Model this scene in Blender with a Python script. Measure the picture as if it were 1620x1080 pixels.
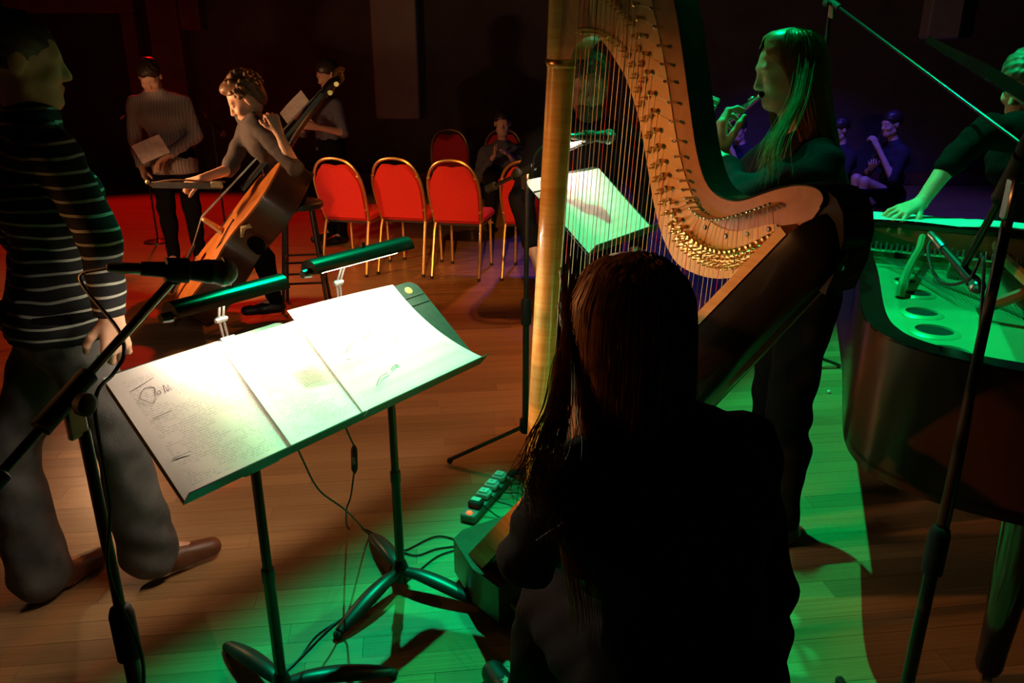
import bpy, math, random
import numpy as np
from mathutils import Vector, Matrix, Quaternion
random.seed(7)
for o in list(bpy.data.objects): bpy.data.objects.remove(o)
scene = bpy.context.scene
COL = scene.collection
R_ = math.radians

# ------------------------------------------------------------------ camera
FPX, CAM_H, PITCH = 1230.0, 1.6, R_(19.7)
cam_d = bpy.data.cameras.new('camera'); cam_d.sensor_width = 36.0; cam_d.lens = FPX / 1620 * 36
cam_d.clip_start = 0.05
cam_o = bpy.data.objects.new('camera', cam_d); COL.objects.link(cam_o)
cam_o.location = (0, 0, CAM_H); cam_o.rotation_euler = (math.pi / 2 - PITCH, 0, 0)
scene.camera = cam_o
vs = scene.view_settings
vs.view_transform = 'Standard'; vs.look = 'None'; vs.gamma = 1.0; vs.use_curve_mapping = False
vs.exposure = 0.0

# ------------------------------------------------------------------ world: an unlit hall
w = bpy.data.worlds.new('hall_dark'); scene.world = w; w.use_nodes = True
w.node_tree.nodes['Background'].inputs[0].default_value = (0.30, 0.26, 0.34, 1)
w.node_tree.nodes['Background'].inputs[1].default_value = 0.0012

# ------------------------------------------------------------------ stage lamps
def aim(o, loc, target):
    o.location = loc
    q = (Vector(target) - Vector(loc)).to_track_quat('-Z', 'Y')
    o.rotation_euler = q.to_euler()
    return q
def spot(name, loc, target, energy, color, cone, blend=0.3, radius=0.06, shutter=None):
    d = bpy.data.lights.new(name, 'SPOT'); d.energy = energy; d.color = color
    d.spot_size = R_(cone); d.spot_blend = blend; d.shadow_soft_size = radius
    o = bpy.data.objects.new(name, d); COL.objects.link(o)
    q = aim(o, loc, target)
    if shutter:   # framing shutters of the lantern: each one a plane through the lamp and two points of the floor, with a soft edge
        d.use_nodes = True; nt = d.node_tree; em = nt.nodes['Emission']
        tc = nt.nodes.new('ShaderNodeTexCoord'); prev = None
        for (p1, p2, inside, soft) in shutter:
            L = Vector(loc); n = (Vector(p1) - L).cross(Vector(p2) - L).normalized()
            if n.dot(Vector(inside) - L) < 0: n = -n
            nl = q.inverted() @ n
            dt = nt.nodes.new('ShaderNodeVectorMath'); dt.operation = 'DOT_PRODUCT'
            nt.links.new(tc.outputs['Normal'], dt.inputs[0]); dt.inputs[1].default_value = nl
            mr = nt.nodes.new('ShaderNodeMapRange'); mr.interpolation_type = 'SMOOTHSTEP'
            mr.inputs[1].default_value = -soft; mr.inputs[2].default_value = soft
            nt.links.new(dt.outputs['Value'], mr.inputs[0]); out = mr.outputs[0]
            if prev is not None:
                mu = nt.nodes.new('ShaderNodeMath'); mu.operation = 'MULTIPLY'
                nt.links.new(prev, mu.inputs[0]); nt.links.new(out, mu.inputs[1]); out = mu.outputs[0]
            prev = out
        nt.links.new(prev, em.inputs['Strength'])
    return o
GREEN = (0.0, 1.0, 0.32)
spot('green_stage_lamp', (0.5, 3.7, 4.4), (0.9, 1.7, 0), 800, GREEN, 110, 0.4, 0.03,
     shutter=[((-1.0, 1.62, 0), (1.9, 4.5, 0), (1.5, 1.5, 0), 0.035), ((-1.0, 1.15, 0), (1.0, 1.15, 0), (0, 2, 0), 0.02)])
spot('green_side_lamp', (1.7, 3.3, 4.5), (0.9, 1.7, 0.0), 190, GREEN, 90, 0.4, 0.02,
     shutter=[((-0.7, 1.62, 0), (1.9, 4.5, 0), (1.5, 1.5, 0), 0.03), ((-1.0, 1.15, 0), (1.0, 1.15, 0), (0, 2, 0), 0.02)])
spot('green_left_lamp', (-0.5, 4.1, 4.4), (-0.2, 1.9, 0.0), 950, (0.0, 1.0, 0.45), 80, 0.4, 0.03,
     shutter=[((-1.0, 1.62, 0), (0.1, 2.98, 0), (0.3, 1.5, 0), 0.04), ((-1.0, 1.12, 0), (1.0, 1.12, 0), (0, 2, 0), 0.02), ((0.40, 1.6, 0), (0.40, 1.6, 2), (-0.5, 1.6, 0), 0.02)])
spot('green_top_lamp', (0.0, 2.1, 4.8), (1.0, 1.8, 0.0), 700, GREEN, 70, 0.4, 0.02,
     shutter=[((0.5, 1.0, 0), (0.5, 3.0, 0), (1.5, 2.0, 0), 0.01), ((0.0, 2.45, 0), (1.0, 2.35, 0), (1, 1.5, 0), 0.006), ((-1.0, 1.25, 0), (1.0, 1.25, 0), (0, 2, 0), 0.015)])
spot('amber_wash_lamp', (0.9, 9.6, 4.6), (-1.1, 2.8, 0), 460, (1.0, 0.21, 0.03), 48, 0.6, 0.10,
     shutter=[((-1.1, 1.62, 0), (0.1, 3.15, 0), (-2, 3.2, 0), 0.02)])
AF = (-0.15, -4.0, 3.6)
spot('amber_front_lamp', AF, (-0.65, 5.9, 0.4), 2700, (1.0, 0.36, 0.07), 26, 0.5, 0.05,
     shutter=[((AF[0] - 0.128 * 6.0, 2.0, 0), (AF[0] - 0.128 * 6.0, 2.0, 2), (0.2, 2.0, 0), 0.010), ((AF[0] + 0.030 * 6.0, 2.0, 0), (AF[0] + 0.030 * 6.0, 2.0, 2), (-1, 2.0, 0), 0.008),
              ((-2, 6.0, 1.0), (2, 6.0, 1.0), (0, 6.0, 0), 0.008), ((-2, 5.15, 0.0), (2, 5.35, 0.0), (0, 6.0, 0), 0.006)])
spot('amber_side_lamp', (-4.5, 0.9, 1.9), (0.05, 1.75, 0.98), 560, (1.0, 0.36, 0.10), 18, 0.6, 0.05,
     shutter=[((0.05, 2.2, 0), (0.05, 2.2, 2), (0, 1.4, 0), 0.006)])
spot('red_stage_lamp', (-4.4, 10.6, 4.4), (-4.0, 7.6, 0), 600, (1.0, 0.010, 0.003), 62, 0.5, 0.05)
spot('blue_stage_lamp', (2.6, 6.7, 4.5), (3.4, 8.4, 0.5), 700, (0.09, 0.07, 1.0), 62, 0.6, 0.05)
spot('blue_floor_lamp', (0.8, 10.2, 4.4), (1.0, 6.6, 0.0), 330, (0.05, 0.07, 1.0), 32, 0.6, 0.05)

# ------------------------------------------------------------------ helpers
CF = np.array([0, math.cos(PITCH), -math.sin(PITCH)]); CU = np.array([0, math.sin(PITCH), math.cos(PITCH)])
CC = np.array([0, 0, CAM_H])
def ray(u, v): return CF + np.array([1., 0, 0]) * (u - 810) / FPX + CU * (540 - v) / FPX
def at_z(u, v, z=0.0): d = ray(u, v); return CC + d * (z - CAM_H) / d[2]
def at_y(u, v, y): d = ray(u, v); return CC + d * y / d[1]
def at_d(u, v, t): return CC + ray(u, v) * t
def at_plane(u, v, P, N): d = ray(u, v); return CC + d * (np.dot(np.array(P) - CC, N) / np.dot(d, N))
def V3(*a): return np.array(a, float)
def nrm(v): v = np.array(v, float); return v / (np.linalg.norm(v) + 1e-12)

_m = {}
def node_mat(name):
    m = bpy.data.materials.new(name); m.use_nodes = True
    return m, m.node_tree, m.node_tree.nodes['Principled BSDF']
def mat(name, col, rough=0.5, metal=0.0, var=0.15, scale=30, bump=0.0, bscale=None, spec=0.5, coat=0.0, trans=0.0, sub=0.0):
    if name in _m: return _m[name]
    m, nt, b = node_mat(name)
    b.inputs['Roughness'].default_value = rough; b.inputs['Metallic'].default_value = metal
    b.inputs['Specular IOR Level'].default_value = spec
    b.inputs['Coat Weight'].default_value = coat; b.inputs['Coat Roughness'].default_value = 0.08
    if trans: b.inputs['Transmission Weight'].default_value = trans
    if sub: b.inputs['Subsurface Weight'].default_value = sub; b.inputs['Subsurface Radius'].default_value = (0.012, 0.005, 0.003)
    tc = nt.nodes.new('ShaderNodeTexCoord')
    nz = nt.nodes.new('ShaderNodeTexNoise'); nz.inputs['Scale'].default_value = scale; nz.inputs['Detail'].default_value = 4
    nt.links.new(tc.outputs['Object'], nz.inputs['Vector'])
    rp = nt.nodes.new('ShaderNodeValToRGB')
    rp.color_ramp.elements[0].position = 0.3; rp.color_ramp.elements[1].position = 0.7
    rp.color_ramp.elements[0].color = (*[c * (1 - var) for c in col], 1)
    rp.color_ramp.elements[1].color = (*[min(1, c * (1 + var)) for c in col], 1)
    nt.links.new(nz.outputs['Fac'], rp.inputs['Fac']); nt.links.new(rp.outputs['Color'], b.inputs['Base Color'])
    if bump:
        n2 = nt.nodes.new('ShaderNodeTexNoise'); n2.inputs['Scale'].default_value = bscale or scale * 4; n2.inputs['Detail'].default_value = 3
        nt.links.new(tc.outputs['Object'], n2.inputs['Vector'])
        bp = nt.nodes.new('ShaderNodeBump'); bp.inputs['Strength'].default_value = bump; bp.inputs['Distance'].default_value = 0.01
        nt.links.new(n2.outputs['Fac'], bp.inputs['Height']); nt.links.new(bp.outputs['Normal'], b.inputs['Normal'])
    _m[name] = m
    return m
def wood(name, c1, c2, rough=0.35, scale=(3, 3, 40), coat=0.3, obj_rand=0.0, wscale=1.0, spec=0.5):
    if name in _m: return _m[name]
    m, nt, b = node_mat(name)
    b.inputs['Roughness'].default_value = rough; b.inputs['Coat Weight'].default_value = coat; b.inputs['Coat Roughness'].default_value = 0.15
    b.inputs['Specular IOR Level'].default_value = spec
    tc = nt.nodes.new('ShaderNodeTexCoord'); mp = nt.nodes.new('ShaderNodeMapping')
    mp.inputs['Scale'].default_value = scale
    nt.links.new(tc.outputs['Object'], mp.inputs['Vector'])
    vec = mp.outputs['Vector']
    if obj_rand:
        oi = nt.nodes.new('ShaderNodeObjectInfo'); ad = nt.nodes.new('ShaderNodeVectorMath'); ad.operation = 'ADD'
        sc = nt.nodes.new('ShaderNodeMath'); sc.operation = 'MULTIPLY'; sc.inputs[1].default_value = 57.0
        nt.links.new(oi.outputs['Random'], sc.inputs[0]); nt.links.new(vec, ad.inputs[0]); nt.links.new(sc.outputs[0], ad.inputs[1]); vec = ad.outputs[0]
    nz = nt.nodes.new('ShaderNodeTexNoise'); nz.inputs['Scale'].default_value = 2.2 * wscale; nz.inputs['Detail'].default_value = 6; nz.inputs['Distortion'].default_value = 0.6
    nt.links.new(vec, nz.inputs['Vector'])
    rp = nt.nodes.new('ShaderNodeValToRGB'); rp.color_ramp.elements[0].position = 0.32; rp.color_ramp.elements[1].position = 0.68
    rp.color_ramp.elements[0].color = (*c1, 1); rp.color_ramp.elements[1].color = (*c2, 1)
    nt.links.new(nz.outputs['Fac'], rp.inputs['Fac']); col = rp.outputs['Color']
    if obj_rand:
        mr = nt.nodes.new('ShaderNodeMapRange'); mr.inputs[3].default_value = 1 - obj_rand; mr.inputs[4].default_value = 1 + obj_rand
        nt.links.new(oi.outputs['Random'], mr.inputs[0])
        mx = nt.nodes.new('ShaderNodeMix'); mx.data_type = 'RGBA'; mx.blend_type = 'MULTIPLY'; mx.inputs[0].default_value = 1
        nt.links.new(col, mx.inputs['A']); nt.links.new(mr.outputs[0], mx.inputs['B']); col = mx.outputs['Result']
    nt.links.new(col, b.inputs['Base Color'])
    bp = nt.nodes.new('ShaderNodeBump'); bp.inputs['Strength'].default_value = 0.06; bp.inputs['Distance'].default_value = 0.004
    nt.links.new(nz.outputs['Fac'], bp.inputs['Height']); nt.links.new(bp.outputs['Normal'], b.inputs['Normal'])
    _m[name] = m
    return m
def glow(name, col, strength):
    if name in _m: return _m[name]
    m, nt, b = node_mat(name)
    b.inputs['Base Color'].default_value = (*col, 1); b.inputs['Emission Color'].default_value = (*col, 1); b.inputs['Emission Strength'].default_value = strength
    _m[name] = m
    return m

class MB:
    """collects shapes in world coordinates, build() links them as one mesh"""
    def __init__(s): s.v = []; s.f = []
    def add(s, vs, fs):
        o = len(s.v); s.v += [tuple(map(float, p)) for p in vs]; s.f += [tuple(i + o for i in f) for f in fs]; return s
    def frame_box(s, c, ax, ay, az, sx, sy, sz, bev=0.0):
        c = np.array(c, float); ax, ay, az = nrm(ax) * sx / 2, nrm(ay) * sy / 2, nrm(az) * sz / 2
        if bev <= 0:
            vs = [c + i * ax + j * ay + k * az for k in (-1, 1) for j in (-1, 1) for i in (-1, 1)]
            return s.add(vs, [(0, 2, 3, 1), (4, 5, 7, 6), (0, 1, 5, 4), (2, 6, 7, 3), (0, 4, 6, 2), (1, 3, 7, 5)])
        fx, fy, fz = [1 - 2 * bev / max(d, 1e-6) for d in (sx, sy, sz)]
        vs = []; idx = {}
        for k in (-1, 1):
            for j in (-1, 1):
                for i in (-1, 1):
                    for n, (a, b, d) in enumerate(((i, j * fy, k * fz), (i * fx, j, k * fz), (i * fx, j * fy, k))):
                        idx[(i, j, k, n)] = len(vs); vs.append(c + a * ax + b * ay + d * az)
        F = []
        for q in (-1, 1):
            F.append([idx[(q, j, k, 0)] for j, k in ((-1, -1), (1, -1), (1, 1), (-1, 1))])
            F.append([idx[(i, q, k, 1)] for i, k in ((-1, -1), (1, -1), (1, 1), (-1, 1))])
            F.append([idx[(i, j, q, 2)] for i, j in ((-1, -1), (1, -1), (1, 1), (-1, 1))])
            for r in (-1, 1):
                F.append([idx[(q, r, -1, 0)], idx[(q, r, 1, 0)], idx[(q, r, 1, 1)], idx[(q, r, -1, 1)]])
                F.append([idx[(q, -1, r, 0)], idx[(q, 1, r, 0)], idx[(q, 1, r, 2)], idx[(q, -1, r, 2)]])
                F.append([idx[(-1, q, r, 1)], idx[(1, q, r, 1)], idx[(1, q, r, 2)], idx[(-1, q, r, 2)]])
                for t in (-1, 1): F.append([idx[(q, r, t, 0)], idx[(q, r, t, 1)], idx[(q, r, t, 2)]])
        return s.add(vs, F)
    def box(s, c, size, bev=0.0): return s.frame_box(c, (1, 0, 0), (0, 1, 0), (0, 0, 1), *size, bev=bev)
    def tube(s, pts, r, seg=8, cap=True, flat=None):
        pts = [np.array(p, float) for p in pts]; n = len(pts)
        rs = [r] * n if np.isscalar(r) else list(r)
        tang = [nrm(pts[min(i + 1, n - 1)] - pts[max(i - 1, 0)]) for i in range(n)]
        up = np.array([0, 0, 1.]) if flat is None else nrm(flat[0])
        if abs(tang[0] @ up) > 0.95: up = np.array([1., 0, 0])
        x = nrm(np.cross(up, tang[0])); o = len(s.v); vs = []
        for i in range(n):
            x = nrm(x - tang[i] * (x @ tang[i])); y = np.cross(tang[i], x)
            ky = 1.0 if flat is None else flat[1]
            for k in range(seg):
                a = 2 * math.pi * k / seg
                vs.append(pts[i] + rs[i] * (math.cos(a) * x + ky * math.sin(a) * y))
        fs = [(i * seg + k, i * seg + (k + 1) % seg, (i + 1) * seg + (k + 1) % seg, (i + 1) * seg + k) for i in range(n - 1) for k in range(seg)]
        if cap: fs += [tuple(range(seg))[::-1], tuple((n - 1) * seg + k for k in range(seg))]
        return s.add(vs, fs)
    def lathe(s, base, axis, prof, seg=20):
        """prof: (distance along the axis, radius)"""
        b = np.array(base, float); a = nrm(axis)
        x = nrm(np.cross(a, (0, 0, 1) if abs(a[2]) < 0.9 else (1, 0, 0))); y = np.cross(a, x); vs = []
        for (t, r) in prof:
            for k in range(seg):
                g = 2 * math.pi * k / seg; vs.append(b + a * t + max(r, 1e-5) * (math.cos(g) * x + math.sin(g) * y))
        n = len(prof)
        fs = [(i * seg + k, i * seg + (k + 1) % seg, (i + 1) * seg + (k + 1) % seg, (i + 1) * seg + k) for i in range(n - 1) for k in range(seg)]
        fs += [tuple(range(seg))[::-1], tuple((n - 1) * seg + k for k in range(seg))]
        return s.add(vs, fs)
    def ball(s, c, r, seg=14, rings=8, sc=(1, 1, 1), axes=None):
        A = np.eye(3) if axes is None else np.array(axes, float)
        vs = []; c = np.array(c, float)
        for i in range(rings + 1):
            t = math.pi * i / rings
            for k in range(seg):
                g = 2 * math.pi * k / seg
                q = V3(math.sin(t) * math.cos(g) * sc[0], math.sin(t) * math.sin(g) * sc[1], math.cos(t) * sc[2]) * r
                vs.append(c + q @ A)
        fs = [(i * seg + k, (i + 1) * seg + k, (i + 1) * seg + (k + 1) % seg, i * seg + (k + 1) % seg) for i in range(rings) for k in range(seg)]
        return s.add(vs, fs)
    def prism(s, pts, ext):
        """closed outline of 3-D points extruded by the vector ext"""
        n = len(pts); e = np.array(ext, float); p = [np.array(q, float) for q in pts]
        vs = p + [q + e for q in p]
        fs = [tuple(range(n))[::-1], tuple(range(n, 2 * n))] + [(i, (i + 1) % n, n + (i + 1) % n, n + i) for i in range(n)]
        return s.add(vs, fs)
    def strip(s, A, B, thick):
        """a band between two polylines A and B, given thickness along the vector thick"""
        n = len(A); e = np.array(thick, float)
        vs = [np.array(q, float) for q in A] + [np.array(q, float) for q in B]; vs += [q + e for q in vs]
        fs = []
        for i in range(n - 1):
            fs += [(i, i + 1, n + i + 1, n + i), (2 * n + i, 3 * n + i, 3 * n + i + 1, 2 * n + i + 1),
                   (i, 2 * n + i, 2 * n + i + 1, i + 1), (n + i, n + i + 1, 3 * n + i + 1, 3 * n + i)]
        fs += [(0, n, 3 * n, 2 * n), (n - 1, 3 * n - 1, 4 * n - 1, 2 * n - 1)]
        return s.add(vs, fs)
    def build(s, name, m, parent=None, origin=None, smooth=40, sub=0):
        org = np.array(origin if origin is not None else (root_loc(parent) if parent else (0, 0, 0)), float)
        me = bpy.data.meshes.new(name)
        me.from_pydata([tuple(np.array(p) - org) for p in s.v], [], s.f); me.validate(); me.update()
        return link_mesh(name, me, m, parent, org, smooth, sub)
def link_mesh(name, me, m, parent, org, smooth=40, sub=0):
    if m: me.materials.append(m)
    import bmesh
    bm = bmesh.new(); bm.from_mesh(me); bmesh.ops.recalc_face_normals(bm, faces=bm.faces); bm.to_mesh(me); bm.free()
    if smooth:
        me.shade_smooth()
        if smooth < 180: me.set_sharp_from_angle(angle=R_(smooth))
    o = bpy.data.objects.new(name, me); COL.objects.link(o)
    if parent: o.parent = parent; o.location = tuple(np.array(org) - root_loc(parent))
    else: o.location = tuple(org)
    if sub:
        md = o.modifiers.new('sub', 'SUBSURF'); md.levels = sub; md.render_levels = sub
    return o
def root_loc(o):
    p = np.array(o.location, float)
    while o.parent: o = o.parent; p = p + np.array(o.location, float)
    return p
def tag(o, label, cat, group=None):
    o['label'] = label; o['category'] = cat
    if group: o['group'] = group
    return o
def thing(name, label, cat, loc, group=None):
    o = bpy.data.objects.new(name, None); COL.objects.link(o); o.location = tuple(loc); o.empty_display_size = 0.05
    return tag(o, label, cat, group)
def struct(o): o['kind'] = 'structure'; return o
def spline(P, n=8):
    """Catmull-Rom through the points"""
    P = [np.array(p, float) for p in P]; Q = [2 * P[0] - P[1]] + P + [2 * P[-1] - P[-2]]; out = []
    for i in range(1, len(Q) - 2):
        for k in range(n):
            t = k / n; a, b, c, d = Q[i - 1:i + 3]
            out.append(0.5 * ((2 * b) + (c - a) * t + (2 * a - 5 * b + 4 * c - d) * t * t + (-a + 3 * b - 3 * c + d) * t ** 3))
    out.append(P[-1]); return out
# ------------------------------------------------------------------ the setting
M_sub = mat('floor_gap', (0.03, 0.015, 0.008), 0.9)
M_board = wood('maple_floor', (0.30, 0.155, 0.062), (0.46, 0.27, 0.12), 0.42, (1.2, 14, 14), 0.12, obj_rand=0.22)
FA = R_(7.0); FX = V3(math.cos(FA), math.sin(FA), 0); FY = V3(-math.sin(FA), math.cos(FA), 0)
sub = MB().box((0, 5.0, -0.03), (22, 20, 0.04)); floor = struct(sub.build('floor', M_sub))
bw = 0.085; gap = 0.0012; boards = []
rb = random.Random(3)
for r in range(-30, 190):
    x = -11 + rb.uniform(0, 0.9)
    while x < 11:
        L = rb.choice((0.55, 0.75, 0.95, 1.15, 1.4)); boards.append((x, r * bw, L)); x += L
me_b = bpy.data.meshes.new('plank'); tmp = MB().box((0, 0, 0), (1, 1, 1)); me_b.from_pydata(tmp.v, [], tmp.f); me_b.materials.append(M_board)
def seen(b):
    c = FX * (b[0] + b[2] / 2) + FY * b[1]
    q = c - CC; wz = q @ CF
    if wz < 0.5: return None
    u = 810 + FPX * q[0] / wz; v = 540 - FPX * (q @ CU) / wz; hw = FPX * b[2] / 2 / wz
    return wz if (u + hw > 0 and u - hw < 1620 and v < 1110 and v > 200) else None
near = sorted([(seen(b), i) for i, b in enumerate(boards) if seen(b)])[:300]; nearset = {i for _, i in near}
for _, i in near:
    x, y, L = boards[i]; o = bpy.data.objects.new('plank', me_b); COL.objects.link(o); o.parent = floor
    c = FX * (x + L / 2) + FY * y; dz = rb.uniform(-0.0006, 0.0)
    o.location = (c[0], c[1], -0.006 + dz + 0.03 - 0.03); o.rotation_euler = (0, 0, FA); o.scale = (L - gap, bw - gap, 0.012)
far = MB()
for i, (x, y, L) in enumerate(boards):
    if i in nearset: continue
    c = FX * (x + L / 2) + FY * y
    if c[1] > 11 or c[1] < -1.5 or abs(c[0]) > 8: continue
    far.frame_box(c + V3(0, 0, -0.006), FX, FY, (0, 0, 1), L - gap, bw - gap, 0.012)
fo = far.build('plank_field', M_board, floor, smooth=0); fo['kind'] = 'stuff'
# floor hatch
h = MB().frame_box(V3(-0.38, 4.86, -0.002), FX, FY, (0, 0, 1), 0.72, 0.34, 0.008, 0.002)
h.build('floor_hatch', wood('hatch_wood', (0.20, 0.10, 0.045), (0.30, 0.16, 0.07), 0.5, (2, 10, 10), 0.05), floor)

M_wall = mat('hall_wall', (0.10, 0.075, 0.065), 0.85, var=0.2, scale=3, bump=0.1)
M_redwall = mat('hall_panelling', (0.16, 0.055, 0.035), 0.6, var=0.2, scale=4)
M_plaster = mat('pale_pillar', (0.34, 0.29, 0.28), 0.8, var=0.1, scale=4)
struct(MB().box((0, 11.1, 2.4), (18, 0.2, 4.9)).build('wall_back', M_wall))
struct(MB().box((-7.6, 4.7, 2.4), (0.2, 13.0, 4.9)).build('wall_left', M_wall))
struct(MB().box((7.6, 4.7, 2.4), (0.2, 13.0, 4.9)).build('wall_right', M_wall))
struct(MB().box((0, 4.7, 5.0), (18, 13.4, 0.2)).build('ceiling', mat('hall_ceiling', (0.05, 0.045, 0.045), 0.9)))
p = at_y(628, 100, 10.85)
struct(MB().box((p[0], 10.85, 2.9), (0.58, 0.32, 4.0), 0.02).build('trim_1', M_plaster))
p = at_y(1490, 25, 10.9); q = at_y(1490, 62, 10.9)
struct(MB().box((p[0], 10.9, q[2] + 0.8), (0.42, 0.25, 1.6), 0.02).build('trim_2', M_plaster))
# doorway at the left back
dl = at_y(28, 20, 10.9); dr = at_y(206, 20, 10.9); dtop = at_y(100, 20, 10.9)[2]
struct(MB().box(((dl[0] + dr[0]) / 2, 10.94, dtop / 2), (dr[0] - dl[0] - 0.1, 0.08, dtop), 0.0).build('door_1', mat('dark_door', (0.035, 0.02, 0.018), 0.5)))
db = MB()
for xx in (dl[0], dr[0]): db.box((xx, 10.88, dtop / 2), (0.2, 0.22, dtop), 0.015)
db.box(((dl[0] + dr[0]) / 2, 10.88, dtop + 0.09), (dr[0] - dl[0] + 0.2, 0.22, 0.2), 0.015)
struct(db.build('trim_3', M_redwall))
p0 = at_y(252, 100, 10.9); p1 = at_y(332, 100, 10.9); p2 = at_y(300, 100, 10.9)
struct(MB().box(((p0[0] + p2[0]) / 2, 10.85, 2.3), (p2[0] - p0[0], 0.3, 4.6), 0.02).build('trim_4', M_redwall))
zc = at_y(300, 48, 10.9)[2]
struct(MB().box(((p2[0] + p1[0]) / 2, 10.86, zc + 1.0), (p1[0] - p2[0], 0.28, 2.0), 0.02).build('trim_5', M_redwall))
struct(MB().box((0, 10.96, 0.09), (15.0, 0.08, 0.18), 0.01).build('baseboard_back', M_redwall))
# lit fanlight over the door
wl = at_y(95, 3, 10.8); wr = at_y(122, 3, 10.8)
wn = struct(MB().box(((wl[0] + wr[0]) / 2, 10.9, dtop + 0.32), (0.5, 0.06, 0.22), 0.01).build('window_1', mat('fanlight_frame', (0.10, 0.06, 0.05), 0.6)))
for k in (-1, 1):
    MB().box(((wl[0] + wr[0]) / 2 + k * 0.115, 10.855, dtop + 0.32), (0.20, 0.03, 0.16), 0.003).build('pane', glow('lit_pane', (0.75, 0.62, 0.45), 0.35), wn)
# ------------------------------------------------------------------ music stands
M_black = mat('black_enamel', (0.012, 0.012, 0.013), 0.38, var=0.2, spec=0.6)
M_desk = mat('stand_desk_enamel', (0.035, 0.045, 0.04), 0.42, var=0.25, scale=60, bump=0.05, spec=0.5)
M_rubber = mat('black_rubber', (0.012, 0.012, 0.012), 0.7)
M_chrome = mat('chrome', (0.75, 0.75, 0.75), 0.16, 1.0, var=0.05)
M_steel = mat('brushed_steel', (0.55, 0.53, 0.5), 0.35, 1.0, var=0.1)
M_brass = mat('gold_tube', (0.72, 0.47, 0.18), 0.38, 0.9, var=0.08)
Z3 = V3(0, 0, 1)
LIP_L = at_z(290, 797, 0.73); LIP_R = at_z(760, 574, 0.73)
E_ = nrm(LIP_R - LIP_L); RD = V3(E_[1], -E_[0], 0)          # along the lip; towards the reader
TILT = R_(40)
UD = -RD * math.cos(TILT) + Z3 * math.sin(TILT); ND = RD * math.sin(TILT) + Z3 * math.cos(TILT)
DW = np.linalg.norm(LIP_R - LIP_L) / 2 - 0.003; DH = 0.345

def music_stand(lip_c, label, legs, badge=False, group='music stands', at=(0.16, 0.0)):
    base = lip_c + UD * at[0] + E_ * at[1]; floor_pt = V3(base[0], base[1], 0)
    t = thing('music_stand', label, 'music stand', floor_pt, group)
    # desk plate with rounded top corners
    pts = []; hw = DW / 2; r = 0.035
    out = [(-hw, 0), (hw, 0)]
    for k in range(7): a = math.pi / 2 * k / 6; out.append((hw - r + r * math.cos(a), DH - r + r * math.sin(a)))
    for k in range(7): a = math.pi / 2 + math.pi / 2 * k / 6; out.append((-hw + r + r * math.cos(a), DH - r + r * math.sin(a)))
    d = MB().prism([lip_c + E_ * x + UD * y for x, y in out], -ND * 0.003).build('desk', M_desk, t)
    MB().frame_box(lip_c + ND * 0.022, E_, ND, UD, DW, 0.05, 0.003).build('lip', M_desk, t)
    for y in (DH - 0.055, DH - 0.085):
        MB().tube([lip_c + E_ * (-hw + 0.004) + UD * y, lip_c + E_ * (hw - 0.004) + UD * y], 0.0028, 6).build('ridge', M_desk, d)
    if badge:
        MB().lathe(lip_c + E_ * (hw - 0.05) + UD * (DH - 0.03), ND, [(0, 0.0135), (0.0022, 0.0125), (0.0028, 0.010)], 16).build('round_badge', mat('gold_badge', (0.7, 0.55, 0.2), 0.35, 0.6), d)
    br = MB().frame_box(base - ND * 0.02, E_, UD, ND, 0.10, 0.08, 0.034, 0.004); br.build('bracket', M_black, t)
    top = base - ND * 0.03
    MB().lathe(V3(top[0], top[1], 0.06), Z3, [(0, 0.0145), (0.32, 0.0145), (0.325, 0.0165), (0.36, 0.0165), (0.365, 0.012), (top[2] - 0.06, 0.012)], 14).build('pole', M_black, t)
    MB().lathe(V3(top[0], top[1], 0.025), Z3, [(0, 0.012), (0.005, 0.03), (0.04, 0.027), (0.07, 0.018), (0.075, 0.0145)], 16).build('hub', M_black, t)
    for a in legs:
        dr = V3(math.cos(a), math.sin(a), 0); o = V3(top[0], top[1], 0)
        P = [o + dr * 0.012 + Z3 * 0.062, o + dr * 0.07 + Z3 * 0.062, o + dr * 0.15 + Z3 * 0.052, o + dr * 0.23 + Z3 * 0.034, o + dr * 0.285 + Z3 * 0.021]
        MB().tube(spline(P, 4), [0.016 + 0.012 * math.sin(math.pi * i / 16) for i in range(17)], 10, flat=((0, 0, 1), 0.62)).build('leg', M_black, t)
        MB().ball(o + dr * 0.29 + Z3 * 0.013, 0.016, 10, 6, sc=(1, 1, 0.8)).build('foot', M_rubber, t)
    return t
aL = math.atan2(E_[1], E_[0])
C_L = LIP_L + E_ * (DW / 2); C_R = LIP_R - E_ * (DW / 2)
music_stand(C_L, 'black music stand nearest the striped jumper, wide page of print on its desk', [R_(18), R_(138), R_(258)], group='front pair of music stands', at=(0.045, -0.035))
music_stand(C_R, 'black music stand beside the harp pillar with round gold badge on its desk', [R_(118), R_(238), R_(-24)], badge=True, group='front pair of music stands')
LIP_F = at_z(930, 403, 1.0); C_F = LIP_F + E_ * (DW / 2)
music_stand(C_F, 'black music stand behind the harp strings, standing before the flute player', [R_(60), R_(180), R_(300)])
# stand by the bass player, turned towards him
LIP_B = V3(-2.62, 4.72, 0.86)
_sv = (E_, RD, UD, ND); E_ = nrm((0.42, -0.9, 0)) ; RD = V3(-E_[1], E_[0], 0); RD = -RD if RD[0] < 0 else RD
UD = -RD * math.cos(R_(48)) + Z3 * math.sin(R_(48)); ND = RD * math.sin(R_(48)) + Z3 * math.cos(R_(48))
E_B, RD_B, UD_B, ND_B = E_, RD, UD, ND
music_stand(LIP_B, 'black music stand facing the bass player, half hidden by the striped jumper', [R_(0), R_(120), R_(240)])
E_, RD, UD, ND = _sv

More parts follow.
